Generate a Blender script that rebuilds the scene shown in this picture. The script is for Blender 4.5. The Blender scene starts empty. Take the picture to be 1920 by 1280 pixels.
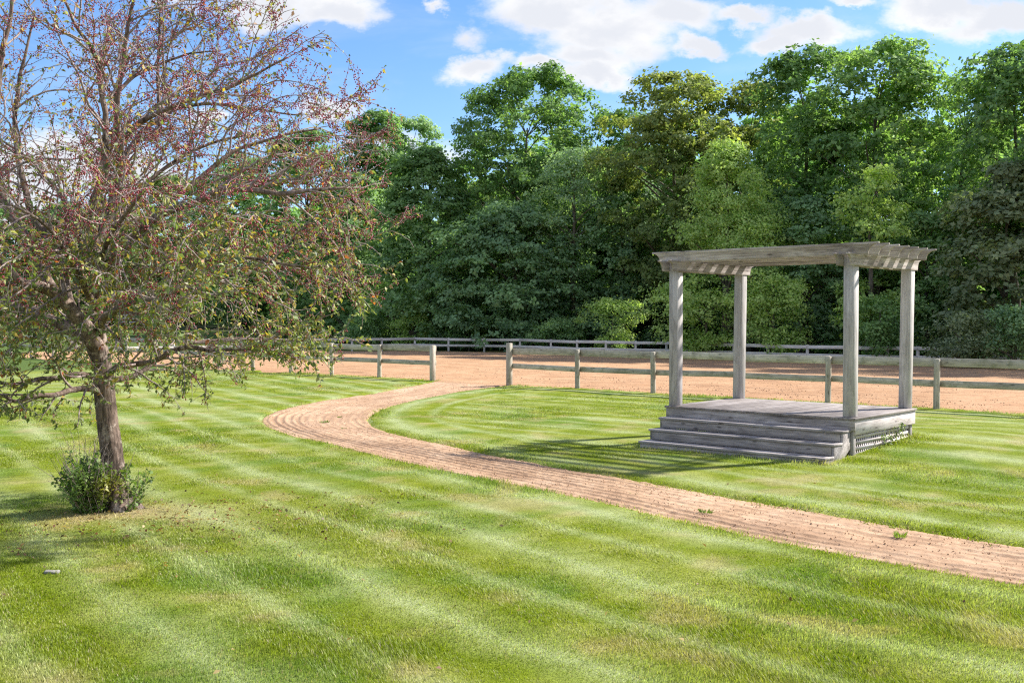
import bpy, bmesh, math, random
import numpy as np
from mathutils import Vector, Matrix

SC = bpy.context.scene
COL = SC.collection
R = math.radians

# ------------------------------------------------------------------ camera
F = 1971.9; PITCH = R(1.348); CAMZ = 2.217
cam_d = bpy.data.cameras.new("camera"); cam = bpy.data.objects.new("camera", cam_d); COL.objects.link(cam)
cam_d.sensor_width = 36.0; cam_d.lens = F / 1920 * 36; cam_d.clip_start = 0.05; cam_d.clip_end = 3000
cam.location = (0, 0, CAMZ); cam.rotation_euler = (R(90) - PITCH, 0, 0)
SC.camera = cam
CP, SP = math.cos(PITCH), math.sin(PITCH)

def unpx(x, y, d):
    """world point seen at photo pixel (x, y) at forward depth d"""
    u = (x - 960) / F; v = (640 - y) / F
    return np.array([d * u, d * (CP + SP * v), CAMZ + d * (-SP + CP * v)])

def onz(x, y, z):
    """world point seen at photo pixel (x, y) on the level z"""
    v = (640 - y) / F
    d = (z - CAMZ) / (-SP + CP * v)
    return unpx(x, y, d)

# ------------------------------------------------------------------ numpy noise
def _hash(ix, iy, seed):
    h = (ix.astype(np.int64) * 374761393 + iy.astype(np.int64) * 668265263 + seed * 974634777) & 0xFFFFFFFF
    h = ((h ^ (h >> 13)) * 1274126177) & 0xFFFFFFFF
    return ((h ^ (h >> 16)) & 0xFFFF) / 65535.0

def vnoise(x, y, seed=0):
    ix = np.floor(x); iy = np.floor(y); fx = x - ix; fy = y - iy
    fx = fx * fx * (3 - 2 * fx); fy = fy * fy * (3 - 2 * fy)
    a = _hash(ix, iy, seed); b = _hash(ix + 1, iy, seed); c = _hash(ix, iy + 1, seed); d = _hash(ix + 1, iy + 1, seed)
    return (a + (b - a) * fx) * (1 - fy) + (c + (d - c) * fx) * fy

def fbm(x, y, seed=0, octv=4, gain=.5):
    s = np.zeros_like(x, dtype=float); a = 1.0; t = 0
    for o in range(octv):
        s += a * vnoise(x * 2 ** o + 17.3 * o, y * 2 ** o - 9.1 * o, seed + o); t += a; a *= gain
    return s / t

def sstep(a, b, x):
    t = np.clip((x - a) / (b - a), 0, 1); return t * t * (3 - 2 * t)

# ------------------------------------------------------------------ mesh helpers
def make_mesh(name, V, faces, mat=None, attrs=None, smooth=False):
    """V (n,3); faces: list of int arrays (m,k)"""
    me = bpy.data.meshes.new(name)
    V = np.asarray(V, dtype=np.float32)
    me.vertices.add(len(V)); me.vertices.foreach_set("co", V.ravel())
    faces = [f for f in faces if len(f)]
    nl = sum(f.size for f in faces); nf = sum(len(f) for f in faces)
    me.loops.add(nl); me.polygons.add(nf)
    me.loops.foreach_set("vertex_index", np.concatenate([f.ravel() for f in faces]).astype(np.int32))
    tot = np.concatenate([np.full(len(f), f.shape[1], np.int32) for f in faces])
    st = np.concatenate([[0], np.cumsum(tot)[:-1]]).astype(np.int32)
    me.polygons.foreach_set("loop_start", st)
    if smooth: me.polygons.foreach_set("use_smooth", np.ones(nf, bool))
    me.update(calc_edges=True)
    for k, a in (attrs or {}).items():
        a = np.asarray(a, dtype=np.float32)
        if a.ndim == 1:
            at = me.attributes.new(k, 'FLOAT', 'POINT'); at.data.foreach_set("value", a)
        else:
            at = me.attributes.new(k, 'FLOAT_COLOR', 'POINT')
            c = np.ones((len(a), 4), np.float32); c[:, :3] = a; at.data.foreach_set("color", c.ravel())
    if mat: me.materials.append(mat)
    return me

def recalc(me):
    b = bmesh.new(); b.from_mesh(me); bmesh.ops.recalc_face_normals(b, faces=b.faces); b.to_mesh(me); b.free(); return me

def link(name, data, parent=None, loc=None, mw=None):
    o = bpy.data.objects.new(name, data); COL.objects.link(o)
    if parent is not None: o.parent = parent
    if mw is not None: o.matrix_local = mw
    elif loc is not None: o.location = loc
    return o

def tag(o, label=None, cat=None, group=None, kind=None):
    if label: o["label"] = label
    if cat: o["category"] = cat
    if group: o["group"] = group
    if kind: o["kind"] = kind
    return o

def thing(name, loc, label, cat, group=None, rz=0):
    o = link(name, None, loc=loc); o.rotation_euler = (0, 0, rz); o.empty_display_size = .2
    return tag(o, label, cat, group)

class MB:
    def __init__(s): s.V = []; s.F = {}; s.n = 0; s.A = {}
    def add(s, V, faces, **attrs):
        V = np.asarray(V, float)
        for f in faces:
            f = np.asarray(f, dtype=np.int64)
            if len(f): s.F.setdefault(f.shape[1], []).append(f + s.n)
        s.V.append(V); s.n += len(V)
        for k, a in attrs.items():
            s.A.setdefault(k, []).append(np.broadcast_to(np.asarray(a, float), (len(V),) if np.ndim(a) < 2 else np.shape(a)))
    def build(s, name, mat=None, parent=None, smooth=False, loc=None, mw=None):
        V = np.concatenate(s.V)
        me = make_mesh(name, V, [np.concatenate(f) for f in s.F.values()], mat, {k: np.concatenate(a) for k, a in s.A.items()}, smooth)
        return link(name, me, parent, loc, mw)

def tube(P, rad, sides=6, cap=True, bump=None):
    P = np.asarray(P, float); n = len(P); rad = np.broadcast_to(np.asarray(rad, float), (n,))
    T = np.gradient(P, axis=0); T /= np.linalg.norm(T, axis=1)[:, None] + 1e-9
    ref = np.array([0, 0, 1.0]) if abs(T[:, 2]).mean() < .8 else np.array([0, 1.0, 0])
    A = np.cross(T, ref); A /= np.linalg.norm(A, axis=1)[:, None] + 1e-9
    B = np.cross(T, A)
    th = np.arange(sides) * 2 * math.pi / sides
    rr = rad[:, None] * (np.ones((n, sides)) if bump is None else bump)
    V = P[:, None, :] + rr[..., None] * (np.cos(th)[None, :, None] * A[:, None, :] + np.sin(th)[None, :, None] * B[:, None, :])
    V = V.reshape(-1, 3)
    i = np.arange(n - 1)[:, None] * sides; j = np.arange(sides)[None, :]; k = (j + 1) % sides
    Q = np.stack([i + j, i + sides + j, i + sides + k, i + k], -1).reshape(-1, 4)
    faces = [Q]
    if cap and sides > 3:
        faces.append(np.arange(sides)[None, :].astype(int)); faces.append((np.arange(sides)[::-1] + (n - 1) * sides)[None, :])
    return V, faces

def box_v(lo, hi):
    x0, y0, z0 = lo; x1, y1, z1 = hi
    V = [(x0, y0, z0), (x1, y0, z0), (x1, y1, z0), (x0, y1, z0), (x0, y0, z1), (x1, y0, z1), (x1, y1, z1), (x0, y1, z1)]
    Fq = [(3, 2, 1, 0), (4, 5, 6, 7), (0, 1, 5, 4), (1, 2, 6, 5), (2, 3, 7, 6), (3, 0, 4, 7)]
    return np.array(V, float), [np.array(Fq)]

def bevel(o, w, seg=1):
    m = o.modifiers.new("bevel", 'BEVEL'); m.width = w; m.segments = seg; m.limit_method = 'ANGLE'
    return o

def frame(p, xdir, up):
    x = Vector(xdir).normalized(); z = Vector(up); y = z.cross(x).normalized(); z = x.cross(y).normalized()
    m = Matrix((x, y, z)).transposed().to_4x4(); m.translation = Vector(p); return m

def board(name, parent, p0, p1, wy, hz, up, mat, bev=.004, wob=0, rng=None):
    """a sawn board whose grain runs along its own x; p0, p1 = ends of its centre line (parent space)"""
    p0 = Vector(p0); p1 = Vector(p1); L = (p1 - p0).length
    n = max(2, int(L / .35) + 1) if wob else 2
    xs = np.linspace(-L / 2, L / 2, n)
    oy = np.zeros(n); oz = np.zeros(n)
    if wob:
        oy = np.array([rng.uniform(-1, 1) for _ in xs]) * wob; oz = np.array([rng.uniform(-1, 1) for _ in xs]) * wob
    V = np.zeros((n, 4, 3)); V[:, :, 0] = xs[:, None]
    V[:, :, 1] = np.array([-1, 1, 1, -1]) * wy / 2 + oy[:, None]
    V[:, :, 2] = np.array([-1, -1, 1, 1]) * hz / 2 + oz[:, None]
    i = np.arange(n - 1)[:, None] * 4; j = np.arange(4)[None, :]; k = (j + 1) % 4
    Q = np.stack([i + j, i + k, i + 4 + k, i + 4 + j], -1).reshape(-1, 4)
    Q = np.concatenate([Q[:, ::-1], [[0, 1, 2, 3]], [[n * 4 - 1, n * 4 - 2, n * 4 - 3, n * 4 - 4]]])[:, ::-1]
    me = recalc(make_mesh(name, V.reshape(-1, 3), [Q], mat))
    o = link(name, me, parent, mw=frame((p0 + p1) / 2, p1 - p0, up))
    if bev: bevel(o, bev)
    return o

# ------------------------------------------------------------------ materials
class NT:
    def __init__(s, tree): s.t = tree; s.n = tree.nodes; s.l = tree.links
    def new(s, typ, **kw):
        n = s.n.new(typ)
        for k, v in kw.items(): setattr(n, k, v)
        return n
    def con(s, a, b): s.l.new(a, b)
    def setin(s, n, key, val):
        if hasattr(val, "is_output") or isinstance(val, bpy.types.NodeSocket): s.con(val, n.inputs[key])
        else: n.inputs[key].default_value = val
    def math(s, op, a, b=None, c=None, clamp=False):
        n = s.new("ShaderNodeMath", operation=op, use_clamp=clamp)
        for i, v in enumerate((a, b, c)):
            if v is not None: s.setin(n, i, v)
        return n.outputs[0]
    def vmath(s, op, a, b=None, out=0):
        n = s.new("ShaderNodeVectorMath", operation=op)
        for i, v in enumerate((a, b)):
            if v is not None: s.setin(n, i, v)
        return n.outputs[out]
    def noise(s, vec, scale, detail=3, rough=.55, dist=0, out="Fac"):
        n = s.new("ShaderNodeTexNoise"); s.setin(n, "Vector", vec); s.setin(n, "Scale", scale)
        s.setin(n, "Detail", detail); s.setin(n, "Roughness", rough); s.setin(n, "Distortion", dist)
        return n.outputs[out]
    def ramp(s, fac, stops, interp='LINEAR'):
        n = s.new("ShaderNodeValToRGB"); s.con(fac, n.inputs[0]); cr = n.color_ramp; cr.interpolation = interp
        while len(cr.elements) > len(stops): cr.elements.remove(cr.elements[-1])
        while len(cr.elements) < len(stops): cr.elements.new(.5)
        for e, (p, c) in zip(cr.elements, stops):
            e.position = p; e.color = (*c, 1) if not np.isscalar(c) else (c, c, c, 1)
        return n.outputs[0]
    def mix(s, fac, a, b, mode='MIX'):
        n = s.new("ShaderNodeMix", data_type='RGBA', blend_type=mode)
        s.setin(n, 0, fac)
        for k, v in ((6, a), (7, b)):
            if isinstance(v, tuple): n.inputs[k].default_value = (*v, 1)
            else: s.con(v, n.inputs[k])
        return n.outputs[2]
    def mapr(s, v, a, b, c, d, smooth=True):
        n = s.new("ShaderNodeMapRange", interpolation_type='SMOOTHSTEP' if smooth else 'LINEAR')
        s.setin(n, 0, v)
        for i, q in enumerate((a, b, c, d)): n.inputs[i + 1].default_value = q
        return n.outputs[0]

def new_mat(name):
    m = bpy.data.materials.new(name); m.use_nodes = True; m.node_tree.nodes.clear()
    t = NT(m.node_tree); out = t.new("ShaderNodeOutputMaterial")
    return m, t, out

def principled(t, out, col, rough=.8, bump=None, bdist=.01, bstr=.6, spec=.3):
    p = t.new("ShaderNodeBsdfPrincipled")
    if isinstance(col, tuple): p.inputs["Base Color"].default_value = (*col, 1)
    else: t.con(col, p.inputs["Base Color"])
    t.setin(p, "Roughness", rough); p.inputs["Specular IOR Level"].default_value = spec
    if bump is not None:
        b = t.new("ShaderNodeBump"); t.con(bump, b.inputs["Height"]); b.inputs["Distance"].default_value = bdist; b.inputs["Strength"].default_value = bstr
        t.con(b.outputs[0], p.inputs["Normal"])
    t.con(p.outputs[0], out.inputs[0]); return p

def wood_mat(name, dark, mid, light, moss=None, grain=1.0, knots=True):
    """weathered timber; grain along object x"""
    m, t, out = new_mat(name)
    tc = t.new("ShaderNodeTexCoord"); oi = t.new("ShaderNodeObjectInfo")
    off = t.vmath('SCALE', tc.outputs["Object"]); off.node.inputs["Scale"].default_value = 1
    rnd = t.math('MULTIPLY', oi.outputs["Random"], 57.0)
    cv = t.new("ShaderNodeCombineXYZ"); t.con(rnd, cv.inputs[0]); t.con(rnd, cv.inputs[1]); t.con(rnd, cv.inputs[2])
    v = t.vmath('ADD', tc.outputs["Object"], cv.outputs[0])
    vg = t.vmath('MULTIPLY', v, (1.6 * grain, 38 * grain, 38 * grain))
    g = t.noise(vg, 1.0, 5, .65, .6)
    vf = t.vmath('MULTIPLY', v, (6 * grain, 160 * grain, 160 * grain))
    gf = t.noise(vf, 1.0, 2, .6)
    big = t.noise(t.vmath('MULTIPLY', v, (1.1, 3.5, 3.5)), 1.0, 4, .6)
    s = t.math('ADD', t.math('MULTIPLY', g, .55), t.math('ADD', t.math('MULTIPLY', gf, .2), t.math('MULTIPLY', big, .45)))
    col = t.ramp(s, [(.40, dark), (.57, mid), (.76, light)])
    if knots:
        vo = t.new("ShaderNodeTexVoronoi"); t.con(t.vmath('MULTIPLY', v, (2.6, 9, 9)), vo.inputs["Vector"]); vo.inputs["Scale"].default_value = 1
        kn = t.mapr(vo.outputs["Distance"], .06, .2, .75, 0)
        col = t.mix(kn, col, tuple(c * .55 for c in dark))
    stn = t.mapr(t.noise(t.vmath('MULTIPLY', v, (1.3, 4, 4)), 1.0, 5, .7, .8), .5, .72, 0, .55)
    col = t.mix(stn, col, tuple(c * .8 for c in dark))
    if moss is not None:
        mz = t.noise(v, 5.0, 4, .65)
        col = t.mix(t.mapr(mz, .5, .68, 0, .7), col, moss)
    isl = t.new("ShaderNodeNewGeometry").outputs["Random Per Island"]
    tint = t.math('MULTIPLY', t.math('MULTIPLY_ADD', oi.outputs["Random"], .26, .87), t.math('MULTIPLY_ADD', isl, .3, .85))
    col = t.vmath('SCALE', col); sc = col.node; t.con(sc.inputs[0].links[0].from_socket, sc.inputs[0]); t.con(tint, sc.inputs["Scale"])
    principled(t, out, col, .85, s, .006, .7, .2)
    return m

def attr_leaf_mat(name, trans=.35, gloss=.06, rough=.5):
    """leaf whose own colour is a stored attribute"""
    m, t, out = new_mat(name)
    a = t.new("ShaderNodeAttribute", attribute_name="col")
    d = t.new("ShaderNodeBsdfDiffuse"); t.con(a.outputs["Color"], d.inputs[0])
    tr = t.new("ShaderNodeBsdfTranslucent")
    tc = t.mix(1.0, a.outputs["Color"], (1.15, 1.2, .55), 'MULTIPLY'); t.con(tc, tr.inputs[0])
    mx = t.new("ShaderNodeMixShader"); mx.inputs[0].default_value = trans
    t.con(d.outputs[0], mx.inputs[1]); t.con(tr.outputs[0], mx.inputs[2])
    g = t.new("ShaderNodeBsdfGlossy"); g.inputs["Roughness"].default_value = rough; g.inputs[0].default_value = (1, 1, 1, 1)
    m2 = t.new("ShaderNodeMixShader"); m2.inputs[0].default_value = gloss
    t.con(mx.outputs[0], m2.inputs[1]); t.con(g.outputs[0], m2.inputs[2]); t.con(m2.outputs[0], out.inputs[0])
    return m

def bark_mat(name, dark, light, lichen=None, sc=1.0):
    m, t, out = new_mat(name)
    tc = t.new("ShaderNodeTexCoord")
    v = t.vmath('MULTIPLY', tc.outputs["Object"], (34 * sc, 34 * sc, 5.5 * sc))
    g = t.noise(v, 1.0, 5, .65, .8)
    big = t.noise(tc.outputs["Object"], 4.0 * sc, 3, .6)
    s = t.math('ADD', t.math('MULTIPLY', g, .7), t.math('MULTIPLY', big, .3))
    col = t.ramp(s, [(.36, dark), (.62, light)])
    if lichen: col = t.mix(t.mapr(t.noise(tc.outputs["Object"], 11.0, 4, .7), .52, .66, 0, .7), col, lichen)
    principled(t, out, col, .9, s, .02, .9, .15)
    return m

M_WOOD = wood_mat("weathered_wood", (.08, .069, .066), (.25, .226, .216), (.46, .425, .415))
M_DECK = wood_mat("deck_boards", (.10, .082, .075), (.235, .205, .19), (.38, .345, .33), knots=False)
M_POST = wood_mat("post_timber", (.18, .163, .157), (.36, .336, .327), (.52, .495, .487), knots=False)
M_RIM_LIT = wood_mat("sunlit_rim_timber", (.26, .22, .21), (.55, .49, .475), (.70, .65, .64))  # sunlight on the deck's side put into a lighter timber colour
M_RAFT = wood_mat("rafter_timber", (.09, .07, .061), (.255, .218, .20), (.48, .435, .415))
M_RAIL = wood_mat("fence_wood", (.13, .115, .09), (.34, .31, .255), (.52, .48, .41), moss=(.20, .20, .135))
M_FAR = wood_mat("far_fence_wood", (.27, .255, .24), (.49, .465, .435), (.61, .58, .55), knots=False)
M_LEAF = attr_leaf_mat("tree_leaves", .5, .02, .6)
M_CRAB = attr_leaf_mat("crabapple_leaves", .40, .03, .55)
M_GRASS = attr_leaf_mat("grass_blades", .42, .02, .55)
M_BARK = bark_mat("forest_bark", (.05, .042, .035), (.17, .15, .125), sc=.5)
M_CBARK = bark_mat("crabapple_bark", (.024, .017, .014), (.26, .19, .155), (.42, .35, .30))
M_TWIG = bark_mat("twig_bark", (.13, .095, .088), (.46, .375, .35), sc=2)

def berry_mat():
    m, t, out = new_mat("berry_skin")
    a = t.new("ShaderNodeAttribute", attribute_name="col")
    principled(t, out, a.outputs["Color"], .3, spec=.5)
    return m
M_BERRY = berry_mat()

# ------------------------------------------------------------------ layout of the ground
GATE_L = onz(811, 713.5, .1); GATE_R = onz(955, 721.5, .1)
FEND = onz(1757, 767.5, .1)
fdir = (FEND - GATE_R)[:2]; fdir /= np.linalg.norm(fdir)           # along the near fence, towards the right
fnor = np.array([-fdir[1], fdir[0]]); fnor = fnor if fnor[1] > 0 else -fnor   # towards the arena

def fence_s(x, y):
    return (x - GATE_R[0]) * fnor[0] + (y - GATE_R[1]) * fnor[1]

def hbase(x, y):
    s = fence_s(x, y)
    h = .1 * sstep(-7, -.2, s) - .3 * sstep(0, 40, s)
    h = h + .2 * np.exp(-((x - 7.4) ** 2 + (y - 18.2) ** 2) / (2 * 2.1 ** 2))
    h = h + 1.5 * sstep(62, 118, y) * sstep(-9, -26, x)
    return h

def ong(x, y):
    p = onz(x, y, 0.)
    for _ in range(4): p = onz(x, y, float(hbase(np.array(p[0]), np.array(p[1]))))
    return p

outer_px = [(811, 714.5), (760, 724), (704, 735), (650, 742.5), (602, 749), (550, 758.5), (513, 769), (492, 777), (484, 786), (490, 795), (505, 802), (549, 818), (623, 832), (712, 855), (806, 875), (907, 895), (1029, 920), (1100, 936), (1228, 966), (1356, 994.5), (1484, 1021), (1613, 1046), (1741, 1070), (1920, 1096), (2300, 1148), (2900, 1225)]
inner_px = [(950, 722.5), (900, 729), (866, 733.5), (805, 745), (770, 752), (736, 761), (712, 769), (697, 778), (695, 787), (704, 797), (730, 807), (765, 816), (846, 832), (907, 847), (988, 861), (1100, 882), (1228, 902), (1356, 926), (1484, 947), (1613, 969), (1741, 992), (1920, 1019), (2300, 1073), (2900, 1150)]
def resample(P, n):
    P = np.asarray(P); d = np.concatenate([[0], np.cumsum(np.linalg.norm(np.diff(P, axis=0), axis=1))])
    q = np.linspace(0, d[-1], n); return np.stack([np.interp(q, d, P[:, k]) for k in range(P.shape[1])], 1)
def smooth(P, it=3):
    P = P.copy()
    for _ in range(it): P[1:-1] = .25 * P[:-2] + .5 * P[1:-1] + .25 * P[2:]
    return P
NPATH = 620
OUT = smooth(resample([ong(*p)[:2] for p in outer_px], NPATH), 12)
INN = smooth(resample([ong(*p)[:2] for p in inner_px], NPATH), 12)

def dist_poly(px, py, P, step=8):
    Q = P[::step]; best = np.full(px.shape, 1e9)
    for a, b in zip(Q[:-1], Q[1:]):
        ab = b - a; L = ab @ ab
        t = np.clip(((px - a[0]) * ab[0] + (py - a[1]) * ab[1]) / L, 0, 1)
        best = np.minimum(best, (px - a[0] - t * ab[0]) ** 2 + (py - a[1] - t * ab[1]) ** 2)
    return np.sqrt(best)

def inside(px, py, poly):
    r = np.zeros(px.shape, bool); n = len(poly)
    for i in range(n):
        x0, y0 = poly[i]; x1, y1 = poly[(i + 1) % n]
        if y0 == y1: continue
        c = ((y0 > py) != (y1 > py)) & (px < (x1 - x0) * (py - y0) / (y1 - y0) + x0); r ^= c
    return r
POLY = np.concatenate([OUT[::8], INN[::-8], [INN[0]], [OUT[0] + fnor * .6]])
POLY = np.concatenate([OUT[::8], [OUT[-1]], [INN[-1]], INN[::-1][::8], [INN[0]], INN[0:1] + fnor * .8, OUT[0:1] + fnor * .8])

_i = int(np.argmin(np.linalg.norm(OUT - ong(730, 859)[:2], axis=1)))
GUIDE = np.concatenate([np.stack([OUT[_i] + np.array([-.53, .848]) * q for q in np.linspace(60, .8, 60)]), OUT[_i::8], [OUT[-1] + (OUT[-1] - OUT[-30]) * 8]])
GUIDE = smooth(resample(GUIDE, 900), 60)

def path_sd(px, py):
    """signed distance to the path edge, negative on the path; plus distances to both edges"""
    do = dist_poly(px, py, OUT); di = dist_poly(px, py, INN)
    ins = inside(px, py, POLY)
    return np.where(ins, -1, 1) * np.minimum(do, di), do, di

def dirt_edge(px, py):
    """>0 where grass grows: distance from the path and from the arena edge, roughened"""
    sd, do, di = path_sd(px, py)
    w = (fbm(px * 1.7, py * 1.7, 5, 4, .65) - .5) * .5
    fs = -fence_s(px, py) + .12
    return np.minimum(sd + w, fs + w * 1.4), sd, do, di

def mow(px, py, do, di):
    """mowing pattern: 0..1 pale, and lean sign; stripes follow the path and the fence"""
    s = fence_s(px, py)
    isl = inside(px, py, ISLAND)
    dd = np.where(isl, np.where(di < 1.6, di, 1.6 - (s + 9.0) * 1.02), dist_poly(px, py, GUIDE, 12))
    dd = dd + (fbm(px * .3, py * .3, 31, 4, .6) - .5) * .4
    ph = dd / .9
    k = np.floor(ph); fr = ph - k
    st = .5 + .5 * np.sin(ph * math.pi)
    line = np.exp(-((fr - .5) / .13) ** 2) * (vnoise(k * 3.7, k * 1.3, 3) > .25)
    pale = sstep(.35, .8, st) * .34 + line * .62
    return np.clip(pale, 0, 1.1), np.where(np.sin(ph * math.pi) > 0, 1., -1.), dd
ISLAND = np.concatenate([INN[::8], [INN[-1]], [INN[-1] + np.array([30, 0])], [FEND[:2] + fdir * 40], [INN[0]]])

def grass_color(px, py, do, di, rng, blade=True):
    pale, lean, dd = mow(px, py, do, di)
    n1 = fbm(px * .55, py * .55, 11, 4); n2 = fbm(px * 2.3, py * 2.3, 12, 4); n3 = fbm(px * 9, py * 9, 13, 2)
    pale = np.clip(pale * (.4 + 1.2 * n1) + (n2 - .5) * 1.0, 0, 1)
    g0 = np.array([.185, .245, .011]); g1 = np.array([.28, .31, .02]); gp = np.array([.42, .48, .235]); gd = np.array([.46, .38, .19]); gg = np.array([.125, .225, .03])
    y = np.clip((n2 - .35) * 2.2, 0, 1)[:, None]
    c = g0 * (1 - y) + g1 * y
    b = sstep(.55, .75, fbm(px * .8, py * .8, 14, 3))[:, None]
    c = c * (1 - b * .6) + gg * b * .6
    c = c * (1 - pale[:, None] * .85) + gp * pale[:, None] * .85
    dry = sstep(.58, .8, fbm(px * 1.7, py * 1.7, 21, 4))[:, None] * .5
    # worn, leaf-littered turf below the crabapple
    tr = np.exp(-((px + 4.35) ** 2 + (py - 11.9) ** 2 * 1.3) / .32)[:, None]
    tr2 = np.exp(-((px + 3.6) ** 2 * .5 + (py - 11.3) ** 2) / 1.6)[:, None] * .35
    dry = np.clip(dry + tr * .9 + tr2 * n3[:, None], 0, 1)
    c = c * (1 - dry) + gd * dry
    return c, lean, dry[:, 0]

# ------------------------------------------------------------------ ground sheets
def grid_mesh(name, X, Y, Z, mat, attrs=None, smooth=True):
    nx, ny = X.shape
    V = np.stack([X, Y, Z], -1).reshape(-1, 3)
    i = np.arange(nx - 1)[:, None] * ny; j = np.arange(ny - 1)[None, :]
    Q = np.stack([i + j, i + ny + j, i + ny + j + 1, i + j + 1], -1).reshape(-1, 4)
    return make_mesh(name, V, [Q], mat, attrs, smooth)

def soil_mat(name, base, dark, light, sc, bumpd, damp=None):
    m, t, out = new_mat(name)
    g = t.new("ShaderNodeNewGeometry"); pos = g.outputs["Position"]
    a = t.noise(pos, 1.1 * sc, 5, .6); b = t.noise(pos, 9 * sc, 5, .7); c = t.noise(pos, 55 * sc, 3, .7)
    s = t.math('ADD', t.math('MULTIPLY', a, .45), t.math('ADD', t.math('MULTIPLY', b, .35), t.math('MULTIPLY', c, .3)))
    col = t.ramp(s, [(.36, dark), (.53, base), (.74, light)])
    sp = t.mapr(t.noise(pos, 26 * sc, 2, .5), .64, .70, 0, .65)
    col = t.mix(sp, col, tuple(q * .55 for q in dark))
    if damp:
        at = t.new("ShaderNodeAttribute", attribute_name="damp"); col = t.mix(t.math('MULTIPLY', at.outputs["Fac"], .6), col, damp)
    h = t.math('ADD', t.math('MULTIPLY', b, .6), t.math('MULTIPLY', c, .4))
    principled(t, out, col, .95, h, bumpd, .7, .1)
    return m
M_PATH = soil_mat("path_soil", (.43, .285, .18), (.31, .195, .118), (.54, .395, .28), 1.0, .02, (.26, .16, .10))
M_ARENA = soil_mat("arena_soil", (.40, .242, .138), (.28, .152, .08), (.50, .325, .20), .6, .05, (.25, .135, .075))

def lawn_mat():
    m, t, out = new_mat("lawn")
    a = t.new("ShaderNodeAttribute", attribute_name="col")
    g = t.new("ShaderNodeNewGeometry")
    n = t.noise(g.outputs["Position"], 45.0, 4, .7)
    n2 = t.noise(g.outputs["Position"], 7.0, 4, .65)
    k = t.math('ADD', t.math('MULTIPLY', n, .9), t.math('MULTIPLY', n2, .5))
    col = t.mix(1.0, a.outputs["Color"], t.ramp(k, [(.35, .45), (.95, 1.25)]), 'MULTIPLY')
    principled(t, out, col, .95, n, .03, .8, .1)
    return m
M_LAWN = lawn_mat()

def build_ground():
    fx = np.arange(-13, 15.01, .11); fy = np.arange(2, 38.01, .11)
    xs = np.concatenate([[-900, -500, -300, -200, -140], np.arange(-100, -13, 3.), fx, np.arange(16, 101, 3.), [140, 200, 300, 500, 900]])
    ys = np.concatenate([[-300, -120, -50, -20, -8, -3], fy, np.arange(39, 140, 2.5), [160, 200, 300, 500, 900, 1600]])
    X, Y = np.meshgrid(xs, ys, indexing='ij'); x = X.ravel(); y = Y.ravel()
    near = (y < 42) & (abs(x) < 20)
    col = np.tile([.085, .13, .03], (len(x), 1)).astype(float); low = np.zeros(len(x)); sdall = np.full(len(x), 9.)
    e, sd, do, di = dirt_edge(x[near], y[near])
    c, _, _ = grass_color(x[near], y[near], do, di, None)
    col[near] = c * .8
    low[near] = .07 * sstep(.02, -.12, sd)
    s = fence_s(x, y)
    low = np.maximum(low, .07 * sstep(.1, .5, s) * (s < 70) * (abs(x) < 80))
    z = hbase(x, y) - low + (fbm(x * .5, y * .5, 41, 3) - .5) * .05 * near
    # dark green ground at the feet of the forest
    wood = (y > 45) & (s > 30); col[wood] = [.05, .062, .025]
    me = grid_mesh("ground", X, Y, z.reshape(X.shape), M_LAWN, {"col": col})
    return tag(link("ground", me), kind="structure")
build_ground()

def build_path():
    nw = 84; w = np.linspace(0, 1, nw)
    C = OUT[:, None, :] * (1 - w)[None, :, None] + INN[:, None, :] * w[None, :, None]
    # finer along the way
    n2 = 1300; q = np.linspace(0, NPATH - 1, n2); i0 = np.minimum(q.astype(int), NPATH - 2); f = (q - i0)[:, None, None]
    C = C[i0] * (1 - f) + C[i0 + 1] * f
    x = C[..., 0]; y = C[..., 1]
    wid = np.linalg.norm(C[:, -1] - C[:, 0], axis=1)[:, None]
    along = np.concatenate([[0], np.cumsum(np.linalg.norm(np.diff(C[:, nw // 2], axis=0), axis=1))])[:, None]
    off = w[None, :] * wid
    wav = (fbm(along * .22 + 0 * off, off * .5, 51, 3) - .5) * .22
    ridge = np.sin((off + wav) / .185 * 2 * math.pi); ridge = ridge - .4 * np.cos((off + wav) / .185 * 4 * math.pi)
    amp = .0078 * (.15 + 1.3 * sstep(.25, .8, fbm(along * .16 + 0 * off, off * 2.6, 52, 3)) + .25) * (1 - .75 * sstep(.3, .75, w[None, :]) * sstep(13, 8, along)) * sstep(0, .12, w[None, :]) * sstep(1, .88, w[None, :])
    amp = amp * (.3 + .7 * sstep(5, 12, along))
    z = hbase(x, y) - .02 + ridge * amp + (fbm(x * 1.6, y * 1.6, 53, 3) - .5) * .03 + (fbm(x * 14, y * 14, 54, 3) - .5) * .02
    z -= .04 * (sstep(.05, 0, w) + sstep(.95, 1, w))[None, :]
    st = sstep(.5, .68, fbm(along * .55 + 0 * off, (off + wav) * 6.5, 55, 4, .6)) * .55 + sstep(.52, .66, fbm(x * 1.1, y * 1.1, 56, 4, .6)) * .6 + sstep(.6, .72, fbm(x * 9, y * 9, 57, 3)) * .5
    return tag(link("path", grid_mesh("path", x, y, z, M_PATH, {"damp": np.clip(st, 0, 1).ravel()})), kind="structure")
build_path()

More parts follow.
